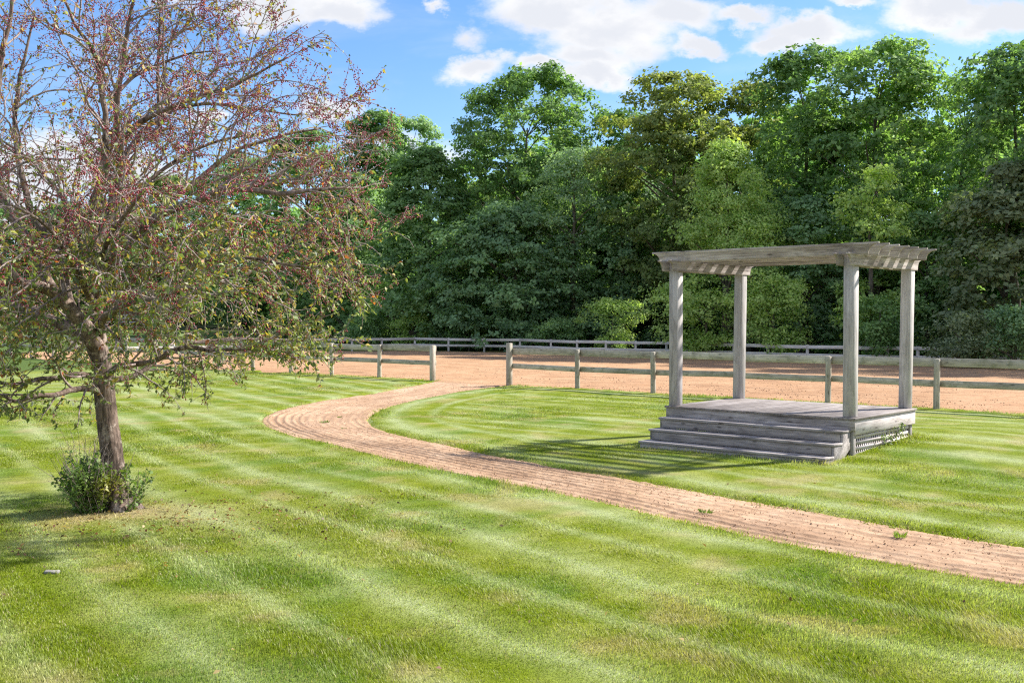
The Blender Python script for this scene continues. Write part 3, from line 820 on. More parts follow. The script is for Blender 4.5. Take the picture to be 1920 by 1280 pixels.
# ------------------------------------------------------------------ crabapple
def crabapple():
    rng = np.random.default_rng(21)
    B0 = ong(224, 953); D0 = math.hypot(0, B0[1]); zg = float(hbase(np.array(B0[0]), np.array(B0[1])))
    D0 = B0[1]
    root = thing("crabapple_tree", (B0[0], B0[1], zg), "crabapple tree with dark red berries and sparse yellowing leaves, nearest tree on the lawn", "tree")
    org = np.array([B0[0], B0[1], zg])
    AX = unpx(200, 640, D0)[0] - B0[0]       # crown axis, slightly left of the base
    def pt(x, y, o=0.): return unpx(x, y, D0 + o) - org
    EZ = [1.0, 1.35, 1.65, 2.35, 2.95, 3.5, 4.3, 4.75, 5.3, 6.0, 6.7, 7.1]; ER = [.7, 2.0, 2.8, 3.42, 3.6, 3.68, 3.3, 3.0, 2.65, 2.2, 1.4, .3]
    def env(p):
        th = math.atan2(p[1], p[0] - AX)
        k = 1 + .06 * math.sin(3 * th + p[2] * 1.7) + .05 * math.sin(5 * th - p[2] * 2.3)
        return np.hypot(p[0] - AX, p[1]) / (np.interp(p[2], EZ, ER, left=0.2, right=.05) * k)
    def spline(P, n):
        P = np.asarray(P, float); d = np.concatenate([[0], np.cumsum(np.linalg.norm(np.diff(P, axis=0), axis=1))]); q = np.linspace(0, d[-1], n)
        S = np.stack([np.interp(q, d, P[:, k]) for k in range(3)], 1)
        return smooth(S, 2)
    # trunk
    tpx = [(229, 975, 0), (224, 945, 0), (217, 900, 0), (211, 860, 0), (203, 800, 0), (197, 745, 0), (194, 700, 0), (188, 650, 0.02), (183, 580, .05), (182, 520, .08), (180, 460, .1)]
    T = spline([pt(*p) for p in tpx], 70)
    zt = T[:, 2]; tr = np.interp(zt, [-.2, 0, .12, .5, 1.0, 1.5, 1.9, 3.2], [.26, .19, .137, .118, .112, .116, .075, .055])
    aa, zz_ = np.meshgrid(np.arange(32), np.arange(70)); bm = 1 + (vnoise(aa * .8, zz_ * .11, 91) - .5) * .17 + (rng.random((70, 32)) - .5) * .07
    for r_ in range(70):
        if zt[r_] < .25: bm[r_] *= 1 + .24 * np.sin(np.arange(32) * 2 * math.pi / 32 * 4 + .6) * (1 - zt[r_] / .25)
    mb = MB(); v, f = tube(T, tr, 32, True, bm); mb.add(v, f); mb.build("trunk", M_CBARK, root, True)
    # the scaffold limbs; the ones the photo shows are traced, the rest fill the crown in depth
    L = [
     ([(188, 668, 0), (152, 608, -.25), (106, 559, -.5), (62, 537, -.75), (0, 533, -1.0), (-70, 505, -1.2)], .085, .03),
     ([(152, 622, .1), (103, 600, .35), (31, 565, .7), (-30, 545, 1.0), (-110, 520, 1.2)], .06, .025),
     ([(115, 570, -.35), (92, 535, -.3), (70, 475, -.15), (31, 403, .0), (8, 360, .1), (-10, 270, .2), (-5, 170, .3), (8, 90, .3), (22, 12, .35), (30, -60, .4)], .07, .018),
     ([(150, 612, .2), (131, 572, .4), (121, 494, .6), (94, 444, .8), (69, 405, 1.0), (50, 330, 1.3), (38, 240, 1.5), (48, 150, 1.6), (75, 40, 1.7)], .05, .015),
     ([(180, 470, .1), (173, 400, .0), (172, 365, -.1), (190, 335, -.2), (200, 300, -.2), (200, 220, -.2), (187, 140, -.3), (172, 85, -.4), (135, 45, -.5), (110, -10, -.5)], .055, .015),
     ([(180, 470, .1), (205, 400, .25), (222, 330, .3), (217, 265, .3), (211, 200, .25), (213, 150, .2), (222, 60, .2), (242, -20, .15)], .055, .018),
     ([(200, 500, .0), (244, 447, -.35), (265, 425, -.5), (290, 397, -.7), (331, 378, -.9), (369, 366, -1.0), (403, 345, -1.1), (439, 345, -1.2), (500, 352, -1.3), (570, 345, -1.4), (640, 340, -1.3)], .065, .016),
     ([(219, 285, .3), (250, 232, .1), (287, 215, 0), (337, 195, -.1), (387, 172, -.2), (475, 140, -.3), (540, 105, -.3)], .034, .012),
     ([(300, 240, .5), (297, 190, .6), (295, 125, .7), (298, 60, .7), (287, -10, .7)], .024, .01),
     ([(214, 180, .25), (250, 147, .5), (295, 130, .7), (340, 112, .9), (400, 100, 1.0)], .022, .01),
     ([(196, 704, 0), (234, 684, -.3), (258, 677, -.5), (289, 677, -.7), (330, 645, -.9), (365, 645, -1.0), (403, 657, -1.2), (458, 650, -1.4), (552, 659, -1.6)], .032, .01),
     ([(200, 712, .1), (266, 699, .5), (300, 670, .8), (370, 640, 1.1), (450, 630, 1.4), (540, 640, 1.6)], .03, .01),
     ([(186, 732, -.1), (150, 728, -.3), (112, 737, -.6), (75, 742, -.8), (45, 751, -1.0), (0, 737, -1.2), (-60, 730, -1.4)], .03, .012),
     ([(186, 706, -.05), (140, 702, -.2), (97, 709, -.4), (47, 715, -.5), (0, 718, -.7), (-70, 705, -.9)], .032, .012),
     ([(185, 590, .1), (260, 545, .5), (330, 520, .9), (410, 500, 1.2), (500, 490, 1.4), (590, 500, 1.5)], .045, .013),
     ([(186, 560, .1), (240, 530, -.5), (310, 510, -1.0), (390, 480, -1.4), (470, 480, -1.7), (560, 500, -1.9)], .042, .013),
     ([(183, 520, .1), (220, 440, .9), (270, 360, 1.5), (340, 300, 1.9), (420, 265, 2.1), (520, 250, 2.2)], .045, .013),
     ([(183, 540, .1), (160, 450, .9), (120, 360, 1.6), (60, 290, 2.0), (-20, 240, 2.2)], .045, .013),
     ([(183, 560, .05), (190, 500, -.8), (215, 440, -1.5), (250, 380, -2.0), (300, 330, -2.3)], .045, .012),
     ([(184, 580, .05), (150, 520, -.8), (110, 450, -1.5), (60, 400, -2.0), (10, 380, -2.3)], .045, .012),
     ([(186, 620, 0), (200, 590, -.9), (230, 570, -1.6), (280, 560, -2.2), (330, 570, -2.7)], .04, .012),
     ([(186, 620, .1), (180, 590, 1.0), (200, 560, 1.7), (250, 540, 2.4), (300, 540, 2.8)], .04, .012),
     ([(186, 650, .1), (130, 620, 1.0), (70, 600, 1.8), (0, 590, 2.3)], .04, .012),
     ([(183, 520, .1), (195, 420, .8), (185, 330, 1.4), (200, 240, 1.7), (190, 140, 1.8), (210, 40, 1.8)], .045, .012),
     ([(40, 530, -.9), (-40, 440, -1.0), (-100, 360, -1.0), (-130, 270, -.9), (-120, 180, -.8)], .04, .012),
     ([(225, 310, .3), (262, 252, .7), (330, 200, 1.0), (390, 190, 1.2), (470, 200, 1.3), (560, 215, 1.2)], .032, .011),
     ([(300, 392, -.75), (380, 330, -.5), (450, 280, -.3), (530, 250, -.2), (610, 240, -.1)], .03, .011),
    ]
    segs = []      # (polyline, r0, r1, level)
    limb_objs = []
    for px, r0, r1 in L:
        q0 = pt(*px[0]); near = T[np.argmin(np.linalg.norm(T - q0, axis=1))]; q1 = q0 * .25 + near * .75 - np.array([0, 0, .1])
        P = spline([q1 if np.linalg.norm(q0 - near) < .25 else q0] + [pt(*p) for p in px], 5 * len(px)); n = len(P)
        P[2:] += np.cumsum(rng.normal(0, .008, (n - 2, 3)), 0)
        P = smooth(P, 1)
        r0 = r0 * (.78 if px[0][1] < 600 else 1.0); r = r0 * (1 - np.linspace(0, 1, n)) ** .9 + r1 * .8
        bm = 1 + (rng.random((n, 9)) - .5) * .16
        mb = MB(); v, f = tube(P, r, 9, True, bm); mb.add(v, f); mb.build("limb", M_CBARK, root, True)
        segs.append((P, r))
    def grow(p, d, length, r, droop, wig, stp=.09):
        pts = [p.copy()]; d = d / np.linalg.norm(d); n = int(max(3, length / stp))
        for i in range(n):
            t = i / n
            d = d + rng.normal(0, wig, 3) + np.array([0, 0, -droop * (.25 + 1.4 * t)])
            d /= np.linalg.norm(d); q = pts[-1] + d * stp
            if env(q) > 1.0 and i > 2: break
            if q[2] < 1.0 and d[2] < -.2: break
            pts.append(q)
        return np.array(pts)
    tw = MB(); nodes = []
    def nodes_from(P, frm, spc, lvl):
        d = np.concatenate([[0], np.cumsum(np.linalg.norm(np.diff(P, axis=0), axis=1))])
        q = np.arange(frm * d[-1], d[-1], spc)
        if len(q) == 0: return
        N = np.stack([np.interp(q, d, P[:, k]) for k in range(3)], 1)
        tn = np.stack([np.interp(q, d, np.gradient(P[:, k])) for k in range(3)], 1)
        nodes.append(np.concatenate([N, tn, np.full((len(N), 1), lvl), np.full((len(N), 1), rng.random())], 1))
    lvl1 = []
    for P, r in segs:
        d = np.concatenate([[0], np.cumsum(np.linalg.norm(np.diff(P, axis=0), axis=1))]); tot = d[-1]
        s = tot * .15
        while s < tot + .01:
            k = min(len(P) - 2, int(np.searchsorted(d, s))); p = P[k]; tan = P[k + 1] - P[k]; tan /= np.linalg.norm(tan)
            last = s + .17 >= tot
            for rep in range(2 if last else 1):
                rd = rng.normal(size=3); rd -= rd @ tan * tan; rd /= np.linalg.norm(rd)
                out = p - np.array([AX, 0, p[2]]); out /= np.linalg.norm(out) + .1
                dirn = tan * (1.0 if last else rng.uniform(.35, .8)) + rd * (.35 if last else .8) + out * .35 + np.array([0, 0, .32 if p[2] > 2 else .08])
                ln = rng.uniform(.7, 1.9) * (1.0 if p[2] > 1.8 else .8) * (1.35 if p[0] > .9 else 1.0)
                dr = (.045 + .02 * (p[0] > .8)) if p[2] < 4.6 else .018
                Q = grow(p, dirn, ln, .01, dr, .13)
                if len(Q) > 3: lvl1.append((Q, min(r[k] * .55, .013 + .005 * rng.random())))
            s += rng.uniform(.10, .19)
    lvl2 = []
    for Q, r in lvl1:
        n = len(Q); v, f = tube(Q, np.linspace(r, .0032, n), 5, False); tw.add(v, f)
        nodes_from(Q, .35, .05, 1)
        i = int(n * .15) + 1
        while i < n - 1:
            tan = Q[i + 1] - Q[i]; tan /= np.linalg.norm(tan); rd = rng.normal(size=3); rd -= rd @ tan * tan; rd /= np.linalg.norm(rd)
            W = grow(Q[i], tan * .75 + rd * .8 + np.array([0, 0, .12]), rng.uniform(.2, .75), .004, .07 if Q[i][2] < 4.6 else .03, .16, .07)
            if len(W) > 2: lvl2.append(W)
            i += int(rng.integers(1, 3))
    for W in lvl2:
        n = len(W); v, f = tube(W, np.linspace(.0048, .002, n), 3, False); tw.add(v, f); nodes_from(W, .12, .045, 2)
    o = tw.build("twigs", M_TWIG, root, True); o["kind"] = "stuff"
    N = np.concatenate(nodes); p = N[:, :3]; tn = N[:, 3:6]; m = len(p)
    # leaves: thick low down, thin at the top
    z = p[:, 2]; tr_ = N[:, 7]; cl = fbm(p[:, 0] * 1.4 + 50, p[:, 2] * 1.4 + p[:, 1] * .9, 81, 3)
    right = sstep(-.5, 2.2, p[:, 0])
    lp = np.interp(z, [1, 2.2, 3.1, 3.9, 5.0, 6.5], [.85, .74, .55, .33, .25, .24]) * np.interp(cl, [.3, .65], [.45, 1.35])
    lp *= (1 + .15 * right) * np.interp(tr_, [0, .5, 1], [.55, 1.0, 1.35])
    k = np.where(rng.random(m) < lp)[0]; k = np.concatenate([k, k[(rng.random(len(k)) < .3) & (z[k] < 3.0)], k[rng.random(len(k)) < np.where(z[k] < 3.1, .8, .3)]])
    P = p[k] + rng.normal(0, .012, (len(k), 3))
    side = rng.normal(size=(len(k), 3)); T = tn[k] * 6 + side * .6 + np.array([0, 0, -.75]); T /= np.linalg.norm(T, axis=1)[:, None]
    Nn = rng.normal(size=(len(k), 3)) + np.array([0, 0, .45])
    V, Q = leaf_cards(P, Nn, rng.uniform(.038, .078, len(k)), rng.uniform(.4, .55, len(k)), rng, .55, T)
    pal = np.array([[.075, .115, .03], [.105, .15, .045], [.15, .17, .045], [.24, .20, .035], [.17, .10, .045], [.055, .085, .035], [.20, .215, .10], [.30, .10, .03]])
    hz = np.clip((z[k] - 2.6) / 1.8, 0, 1); pr = rng.random(len(k))
    wl = np.stack([.24 - .16 * hz, .25 - .13 * hz, .2 + 0 * hz, .07 + .1 * hz, .04 + .15 * hz, .1 + .04 * hz, .095 - .03 * hz, .005 + .01 * hz], 1); cs = np.cumsum(wl / wl.sum(1, keepdims=True), 1)
    idx = (pr[:, None] > cs).sum(1).clip(0, 7)
    col = pal[idx] * np.array([1.95, 1.78, 1.9]) * rng.uniform(.7, 1.3, (len(k), 1))
    me = make_mesh("foliage", V, [Q], M_CRAB, {"col": np.repeat(col, 4, 0)}); link("foliage", me, root)
    # berries in hanging clusters
    bp = np.interp(z, [1.0, 1.8, 2.6, 3.4, 4.6, 6], [.06, .10, .30, .5, .52, .45]) * np.interp(fbm(p[:, 0] * 1.8 + 9, p[:, 2] * 1.8 - p[:, 1], 82, 3), [.38, .62], [.25, 1.7]) * np.interp(np.mod(tr_ * 7.3, 1), [.3, .62], [.12, 1.9])
    k = np.where(rng.random(m) < bp)[0]; cnt = rng.integers(2, 6, len(k)); ki = np.repeat(k, cnt)
    C = p[ki] + rng.normal(0, .017, (len(ki), 3)) + np.array([0, 0, -1]) * rng.uniform(.012, .045, len(ki))[:, None]
    g = (1 + 5 ** .5) / 2
    ico = np.array([(-1, g, 0), (1, g, 0), (-1, -g, 0), (1, -g, 0), (0, -1, g), (0, 1, g), (0, -1, -g), (0, 1, -g), (g, 0, -1), (g, 0, 1), (-g, 0, -1), (-g, 0, 1)]) / math.hypot(1, g)
    itf = np.array([(0, 11, 5), (0, 5, 1), (0, 1, 7), (0, 7, 10), (0, 10, 11), (1, 5, 9), (5, 11, 4), (11, 10, 2), (10, 7, 6), (7, 1, 8), (3, 9, 4), (3, 4, 2), (3, 2, 6), (3, 6, 8), (3, 8, 9), (4, 9, 5), (2, 4, 11), (6, 2, 10), (8, 6, 7), (9, 8, 1)])
    rr = rng.uniform(.006, .0095, len(C))
    V = (C[:, None, :] + ico[None] * rr[:, None, None]).reshape(-1, 3); Fc = (np.arange(len(C))[:, None, None] * 12 + itf[None]).reshape(-1, 3)
    bc = np.array([.30, .03, .07]) * (1 - rng.random((len(C), 1)) * .65) + np.array([.12, .02, .01]) * rng.random((len(C), 1))
    me = make_mesh("berries", V, [Fc], M_BERRY, {"col": np.repeat(bc, 12, 0)}, True); o = link("berries", me, root); o["kind"] = "stuff"
    print("crab", m, len(lvl1), len(lvl2), len(C))

    # suckers round the foot
    sb = B0 + np.array([-.24, -.2, 0]); zs = float(hbase(np.array(sb[0]), np.array(sb[1])))
    sh = thing("shrub", (sb[0], sb[1], zs), "low leafy green shrub of suckers wrapped round the foot of the crabapple trunk", "shrub")
    st = MB(); Pn = []
    for i in range(190):
        rgt = rng.random() < .14
        a = rng.uniform(0, 2 * math.pi); r0 = rng.uniform(0, .16); p0 = np.array([r0 * math.cos(a), r0 * math.sin(a) * .8, -.02]) + (np.array([.33, .12, 0]) if rgt else 0)
        d = np.array([math.cos(a) * .2 - (.05 if not rgt else -.1), math.sin(a) * .3, 1.15]) + rng.normal(0, .2, 3); ln = (rng.uniform(.35, .95) if not rgt else rng.uniform(.4, .8)) * (1.2 if rng.random() < .12 else .95)
        pts = [p0]; d /= np.linalg.norm(d)
        for q in range(10):
            d = d + rng.normal(0, .09, 3); d /= np.linalg.norm(d); pts.append(pts[-1] + d * ln / 10)
        pts = np.array(pts); v, f = tube(pts, np.linspace(.005, .0018, 11), 4, False); st.add(v, f)
        for q in range(int(ln * 60)):
            t_ = rng.random() ** 1.15 * (.93 if ln < .7 else .7); i0 = t_ * 10; j0 = min(int(i0), 9); Pn.append(pts[j0] * (1 - i0 + j0) + pts[j0 + 1] * (i0 - j0) + rng.normal(0, .014, 3))
    st.build("stems", M_TWIG, sh, True)
    Pn = np.array(Pn); n = len(Pn)
    V, Q = leaf_cards(Pn, rng.normal(size=(n, 3)) * .8 + np.array([0, -.3, .8]), rng.uniform(.035, .062, n), rng.uniform(.55, .75, n), rng, .3)
    t = rng.random((n, 1)); yel = np.exp(-((Pn[:, :1] - .26) ** 2 + (Pn[:, 2:3] - .28) ** 2) / .025) * (Pn[:, 1:2] < .05)
    col = np.array([.085, .165, .035]) * (1 - t) + np.array([.19, .30, .06]) * t; col = col * (1 - yel) + np.array([.34, .33, .06]) * yel
    me = make_mesh("foliage", V, [Q], M_CRAB, {"col": np.repeat(col, 4, 0)}); link("foliage", me, sh)
crabapple()

# ------------------------------------------------------------------ the wood
def wood():
    T = tree
    # tall trees of the edge
    T("maple_tree", "tall green maple with open limbs showing, highest tree left of the middle gap", 990, 140, 500, 140, 82, "round", "green", 101, leaf=.27, pal2="green", dens=1.0, limbs=26)
    T("maple_tree", "broad dark maple with layered boughs down to the far fence, below the tallest middle tree", 965, 385, 640, 150, 76, "skirt", "deep", 102, dens=1.35, br=(1.0, 1.7), flat=.42)
    T("maple_tree", "dark rounded maple between the crabapple tips and the broad layered maple", 800, 285, 640, 110, 80, "skirt", "dark", 103, dens=1.2, pal2="green")
    T("slender_tree", "pale sage green tree with thin visible stems in front of the tallest middle tree", 1075, 275, 470, 62, 74, "oval", "sage", 104, dens=1.1, leaf=.2, limbs=18)
    T("autumn_tree", "broad tree turning golden brown on top, behind the left end of the pergola", 1262, 150, 540, 132, 73, "round", "olive", 105, pal2="gold", dens=1.0, limbs=22)
    T("autumn_tree", "narrower golden topped tree right of the broad golden brown one", 1402, 165, 520, 72, 74, "oval", "olive", 106, pal2="gold", dens=1.0, limbs=16)
    T("willow_tree", "yellow green cone shaped bushy tree behind the pergola's left posts", 1362, 270, 640, 155, 60, "cone", "lime", 107, leaf=.17, dens=1.5, br=(.7, 1.2), flat=.6, sub=12, lps=17)
    T("maple_tree", "tall dark green tree with a knobbly top left of the bright round crown", 1505, 98, 560, 92, 66, "round", "green", 108, dens=1.6, limbs=18)
    T("maple_tree", "tall bright green tree with a big round crown above the pergola's right posts", 1642, 90, 520, 115, 62, "round", "green", 109, pal2="bright", dens=1.15, limbs=22)
    T("leaning_tree", "light green thin tree with dark slanting limbs, right of the big round crown", 1775, 140, 560, 92, 60, "vase", "bright", 110, dens=1.25, leaf=.2, skew=.12, limbs=26)
    T("maple_tree", "dark green tall tree cut off by the right edge of the photo", 1905, 82, 470, 112, 55, "round", "dark", 111, pal2="green", dens=1.5)
    T("maple_tree", "brownish green tree with drooping boughs low at the right edge", 1885, 315, 650, 120, 52, "skirt", "brown", 112, dens=1.35, br=(.8, 1.4), flat=.42)
    T("young_tree", "light green young tree with a round crown just right above the pergola rafters", 1632, 320, 640, 66, 55, "oval", "lime", 113, dens=1.1, leaf=.2, br=(.7, 1.1))
    T("maple_tree", "dark green tree filling the space between the pergola's two front posts", 1510, 375, 640, 92, 60, "skirt", "deep", 114, dens=1.2, br=(.8, 1.4))
    T("maple_tree", "dark leafy tree standing just right of the pergola roof behind the fence", 1735, 390, 648, 88, 56, "skirt", "dark", 115, dens=1.25, br=(.8, 1.3))
    T("maple_tree", "shadowy tree in the dark gap left of the yellow green cone shaped tree", 1168, 330, 640, 80, 75, "skirt", "deep", 116, dens=1.1)
    T("maple_tree", "small green treetop peeping out between the tallest middle tree and the golden one", 1160, 196, 500, 42, 80, "oval", "green", 117, dens=1.0)
    # left of the middle gap
    T("poplar_tree", "slim green tree with a pointed top above the crabapple's right tips", 703, 214, 470, 52, 92, "oval", "green", 118, dens=1.7)
    T("poplar_tree", "thin see-through tree with sky between its leaves, left of the middle gap", 772, 226, 470, 54, 96, "vase", "sage", 119, dens=1.2, limbs=20)
    T("maple_tree", "dark green tree behind the crabapple's right branches", 660, 330, 642, 95, 88, "skirt", "dark", 120, dens=1.15)
    T("maple_tree", "rounded green tree right behind the middle of the crabapple's right half", 575, 255, 640, 88, 96, "round", "green", 121, dens=1.0)
    T("maple_tree", "green tree behind the centre of the crabapple crown", 455, 300, 620, 90, 108, "round", "dark", 122, dens=1.0, leaf=.3)
    T("maple_tree", "olive green tree behind the crabapple just right of its trunk", 345, 330, 612, 80, 122, "round", "olive", 123, dens=1.0, leaf=.32)
    T("maple_tree", "distant green tree behind the crabapple trunk", 240, 380, 606, 72, 132, "round", "bright", 124, dens=1.0, leaf=.34)
    T("maple_tree", "distant dark green tree left of the crabapple trunk", 130, 385, 606, 70, 132, "round", "dark", 125, dens=1.0, leaf=.34)
    T("maple_tree", "distant green tree at the left edge of the photo behind the crabapple", 30, 395, 606, 72, 130, "round", "green", 126, dens=1.0, leaf=.34)
    T("maple_tree", "distant tree at the left beyond the frame edge", -80, 380, 606, 80, 130, "round", "dark", 127, dens=.8, leaf=.34)
    # off the right edge, they shade the arena
    T("maple_tree", "tall tree beyond the right edge of the photo", 2060, 60, 640, 120, 50, "round", "green", 128, dens=.8)
    T("maple_tree", "second tall tree beyond the right edge of the photo", 2260, 80, 640, 130, 47, "round", "dark", 129, dens=.8)
    # undergrowth along the fence
    S = lambda lab, px, top, hw, d, pal, seed, **k: T("shrub", lab, px, top, 668, hw, d, "round", pal, seed, group="shrubs along the foot of the wood", cat="shrub", leaf=.16, br=(.35, .7), flat=.7, sub=9, lps=14, limbs=8, nb=k.pop("nb", 34), **k)
    S("bright green shrub at the wood's foot just right of the crabapple tips", 775, 585, 38, 77.5, "lime", 140)
    S("low green shrub at the wood's foot above the gate opening", 880, 605, 42, 75, "green", 141)
    S("pale green shrub at the wood's foot left of the pergola's first post", 1150, 560, 48, 66.5, "lime", 142)
    S("dark green shrub at the wood's foot above the right gate post", 1040, 600, 50, 70.5, "dark", 143)
    S("yellow green leafy shrub between the pergola's left posts at the wood's foot", 1325, 545, 52, 59, "lime", 144)
    S("yellow green shrub right of the pergola's second post at the wood's foot", 1450, 520, 58, 56, "lime", 145, dens=1.3)
    S("dark shrub between the pergola's front and right back posts at the wood's foot", 1650, 560, 50, 52, "green", 146)
    S("dull brown green shrub at the wood's foot near the right edge", 1800, 590, 62, 48.5, "brown", 147)
    S("low dark shrub at the wood's foot at the right edge of the photo", 1905, 580, 50, 47, "deep", 148)
    S("dark low shrub at the wood's foot left of the crabapple tips", 690, 600, 42, 79, "dark", 149)
    # the depth of the wood behind: one mass nobody could count
    rng = np.random.default_rng(77); mb = MB(); C = []
    for i in range(190):
        low = i % 2 == 1; left = i < 44
        if left:
            px = rng.uniform(-160, 600); d0 = np.interp(px, [-160, 250, 600], [138, 136, 112]) + rng.uniform(2, 14); top = 405 - max(0, px - 250) * .15 + rng.uniform(0, 70)
        else:
            px = rng.uniform(560, 2350); d0 = np.interp(px, [560, 980, 1900, 2350], [102, 90, 62, 57]) + rng.uniform(1, 15)
            top = np.interp(px, [560, 640, 700, 830, 900, 1100, 1180, 1300, 1450, 1520, 1700, 1800, 1900, 2300], [330, 320, 290, 330, 240, 225, 235, 215, 205, 165, 165, 185, 150, 140]) + rng.uniform(10, 130)
        if low: top = 593 - rng.uniform(3.2, 5.5) * F / d0
        b = unpx(px, 640, d0); zg = float(hbase(np.array(b[0]), np.array(b[1]))); zt = unpx(px, top, d0)[2] - zg; R0 = rng.uniform(2.6, 4.4)
        P, N, sz, cc, *_ = crown_leaves(rng, .3, zt, R0, PROFS["skirt"], 24 if low else 34, 9, 13, .46, .5, (1.1, 1.9))
        V, Q = leaf_cards(P + np.array([b[0], b[1], zg]), N, sz, rng.uniform(.5, .8, len(P)), rng)
        lo, hi = (np.array(q) for q in PAL[["dark", "deep", "green", "olive"][rng.integers(0, 4)]]); t = rng.random((len(P), 1))
        mb.add(V, [Q]); C.append(np.repeat((lo * (1 - t) + hi * t) * np.array([2.1, 2.5, 2.8]), 4, 0))
    V = np.concatenate(mb.V); me = make_mesh("woods", V, [np.concatenate(mb.F[4])], M_LEAF, {"col": np.concatenate(C)})
    tag(link("woods", me), "dark mass of further trees in the depth of the wood", "woods", kind="stuff")
wood()

# ------------------------------------------------------------------ small things
def weeds():
    rng = np.random.default_rng(5)
    spots = [(609, 790, .16, "green grass tuft growing in the bend of the dirt path", .1), (636, 780, .09, "tiny grass tuft in the bend, farther than the bigger tuft", .06), (1325, 958, .14, "green weed tuft in the path below the steps", .1), (1190, 922, .13, "flat weed patch in the path left below the steps", .035), (1688, 1003, .1, "bright yellow green weed in the path at the right", .11), (1673, 985, .05, "tiny bright weed on the path's upper edge at the right", .05), (645, 801, .1, "low sprig in the path just below the bend", .05)]
    for px, py, r, lab, h in spots:
        b = ong(px, py); z = float(hbase(np.array(b[0]), np.array(b[1]))) - .02
        root = thing("weed", (b[0], b[1], z), lab, "weed", "weeds growing in the dirt path")
        r *= .8; h *= .7; n = 60; a = rng.uniform(0, 2 * math.pi, n); q = r * np.sqrt(rng.random(n)) * .6
        P = np.stack([q * np.cos(a), q * np.sin(a), 0 * a - .01], 1); T = np.stack([np.cos(a) * .7, np.sin(a) * .7, rng.uniform(.5, 1.4, n)], 1) + rng.normal(0, .2, (n, 3))
        N = np.cross(T, rng.normal(size=(n, 3)))
        V, Q = leaf_cards(P, N, h * rng.uniform(.6, 1.2, n), rng.uniform(.1, .22, n), rng, .1, T)
        c = np.array([.12, .2, .035] if "bright" not in lab else [.2, .3, .04]) * rng.uniform(.7, 1.3, (n, 1))
        link("leaves", make_mesh("leaves", V, [Q], M_GRASS, {"col": np.repeat(c, 4, 0)}), root)
    # vine through the lattice on the sunny side of the deck
    u = PO + E2 * 1.0 - E1 * -.0
    root = thing("vine", (u[0], u[1], .2), "small green vine poking through the lattice on the deck's sunny side", "vine")
    st = MB(); Pn = []
    for t0, z0, hgt, out in ((.95, .18, .12, .06), (1.12, .16, .12, .05), (1.5, .2, .22, .07), (1.62, .22, .27, .08), (1.7, .22, .2, .06), (1.35, .2, .08, .05)):
        o0 = E2 * (t0 - 1.0); pts = []
        for k in range(7):
            q = k / 6; w = o0 - E1 * (-.09 + (.09 + out) * min(1, q * 1.8)) + E2 * rng.normal(0, .02)
            pts.append((w[0], w[1], z0 - .2 + hgt * q))
        pts = np.array(pts); v, f = tube(pts, .003, 4, False); st.add(v, f)
        for k in range(26): Pn.append(pts[rng.integers(2, 7)] + rng.normal(0, .028, 3))
    st.build("stems", M_TWIG, root)
    Pn = np.array(Pn); n = len(Pn); nr = np.array([-E1[0], -E1[1], .7])
    V, Q = leaf_cards(Pn, rng.normal(size=(n, 3)) * .5 + nr, rng.uniform(.03, .06, n), rng.uniform(.6, .9, n), rng)
    t = rng.random((n, 1)); c = np.array([.06, .12, .03]) * (1 - t) + np.array([.24, .3, .07]) * t
    link("leaves", make_mesh("leaves", V, [Q], M_CRAB, {"col": np.repeat(c, 4, 0)}), root)
    # clods of soil on the path and the arena
    n = 9000; q = rng.integers(0, NPATH, n); wq = rng.random(n)[:, None]; xy = OUT[q] * (1 - wq) + INN[q] * wq + rng.normal(0, .03, (n, 2))
    n2 = 9000; A = rng.uniform(-8, 14, n2); Bq = .3 + 24 * rng.random(n2) ** 1.6; xy2 = GATE_R[:2] + fdir * A[:, None] + fnor * Bq[:, None]
    rr = np.concatenate([.003 + .010 * rng.random(n) ** 3, .006 + .02 * rng.random(n2) ** 3]); xy = np.concatenate([xy, xy2]); C = np.stack([xy[:, 0], xy[:, 1], hbase(xy[:, 0], xy[:, 1]) - .012 + np.where(np.arange(n + n2) < n, 0, .012)], 1)
    oc = np.array([(1, 0, 0), (-1, 0, 0), (0, 1, 0), (0, -1, 0), (0, 0, 1), (0, 0, -1)], float); of = np.array([(0, 2, 4), (2, 1, 4), (1, 3, 4), (3, 0, 4), (2, 0, 5), (1, 2, 5), (3, 1, 5), (0, 3, 5)])
    V = C[:, None] + oc[None] * rr[:, None, None] * rng.uniform(.6, 1.3, (n + n2, 6, 1)); me = make_mesh("soil_clods", V.reshape(-1, 3), [(np.arange(n + n2)[:, None, None] * 6 + of[None]).reshape(-1, 3)], M_PATH)
    tag(link("soil_clods", me), "small clods of soil strewn over the dirt path and arena", "soil", kind="stuff")
    # flat stone in the turf
    b = ong(98, 1073); z = float(hbase(np.array(b[0]), np.array(b[1])))
    a = np.linspace(0, 2 * math.pi, 15)[:-1]; rr = np.array([1, .93, 1.05, .9, 1.02, .95, 1.08, .94, 1, .92, 1.06, .96, 1.03, .9])
    V = []
    for sc, zz in ((.9, -.02), (1, .028), (.8, .045)):
        V += [(rr[i] * .075 * sc * math.cos(a[i]), rr[i] * .045 * sc * math.sin(a[i]), zz * .4 + .004 * math.sin(3 * a[i])) for i in range(14)]
    i = np.arange(14); k = (i + 1) % 14
    Fq = np.concatenate([np.stack([i + r * 14, k + r * 14, k + (r + 1) * 14, i + (r + 1) * 14], 1) for r in (0, 1)])
    m, t, out = new_mat("stone"); tc = t.new("ShaderNodeTexCoord"); nz = t.noise(tc.outputs["Object"], 40, 4, .6)
    principled(t, out, t.ramp(nz, [(.3, (.16, .15, .13)), (.7, (.30, .29, .27))]), .9, nz, .005)
    me = make_mesh("stone", V, [Fq, np.arange(28, 42)[None, :]], m, smooth=True)
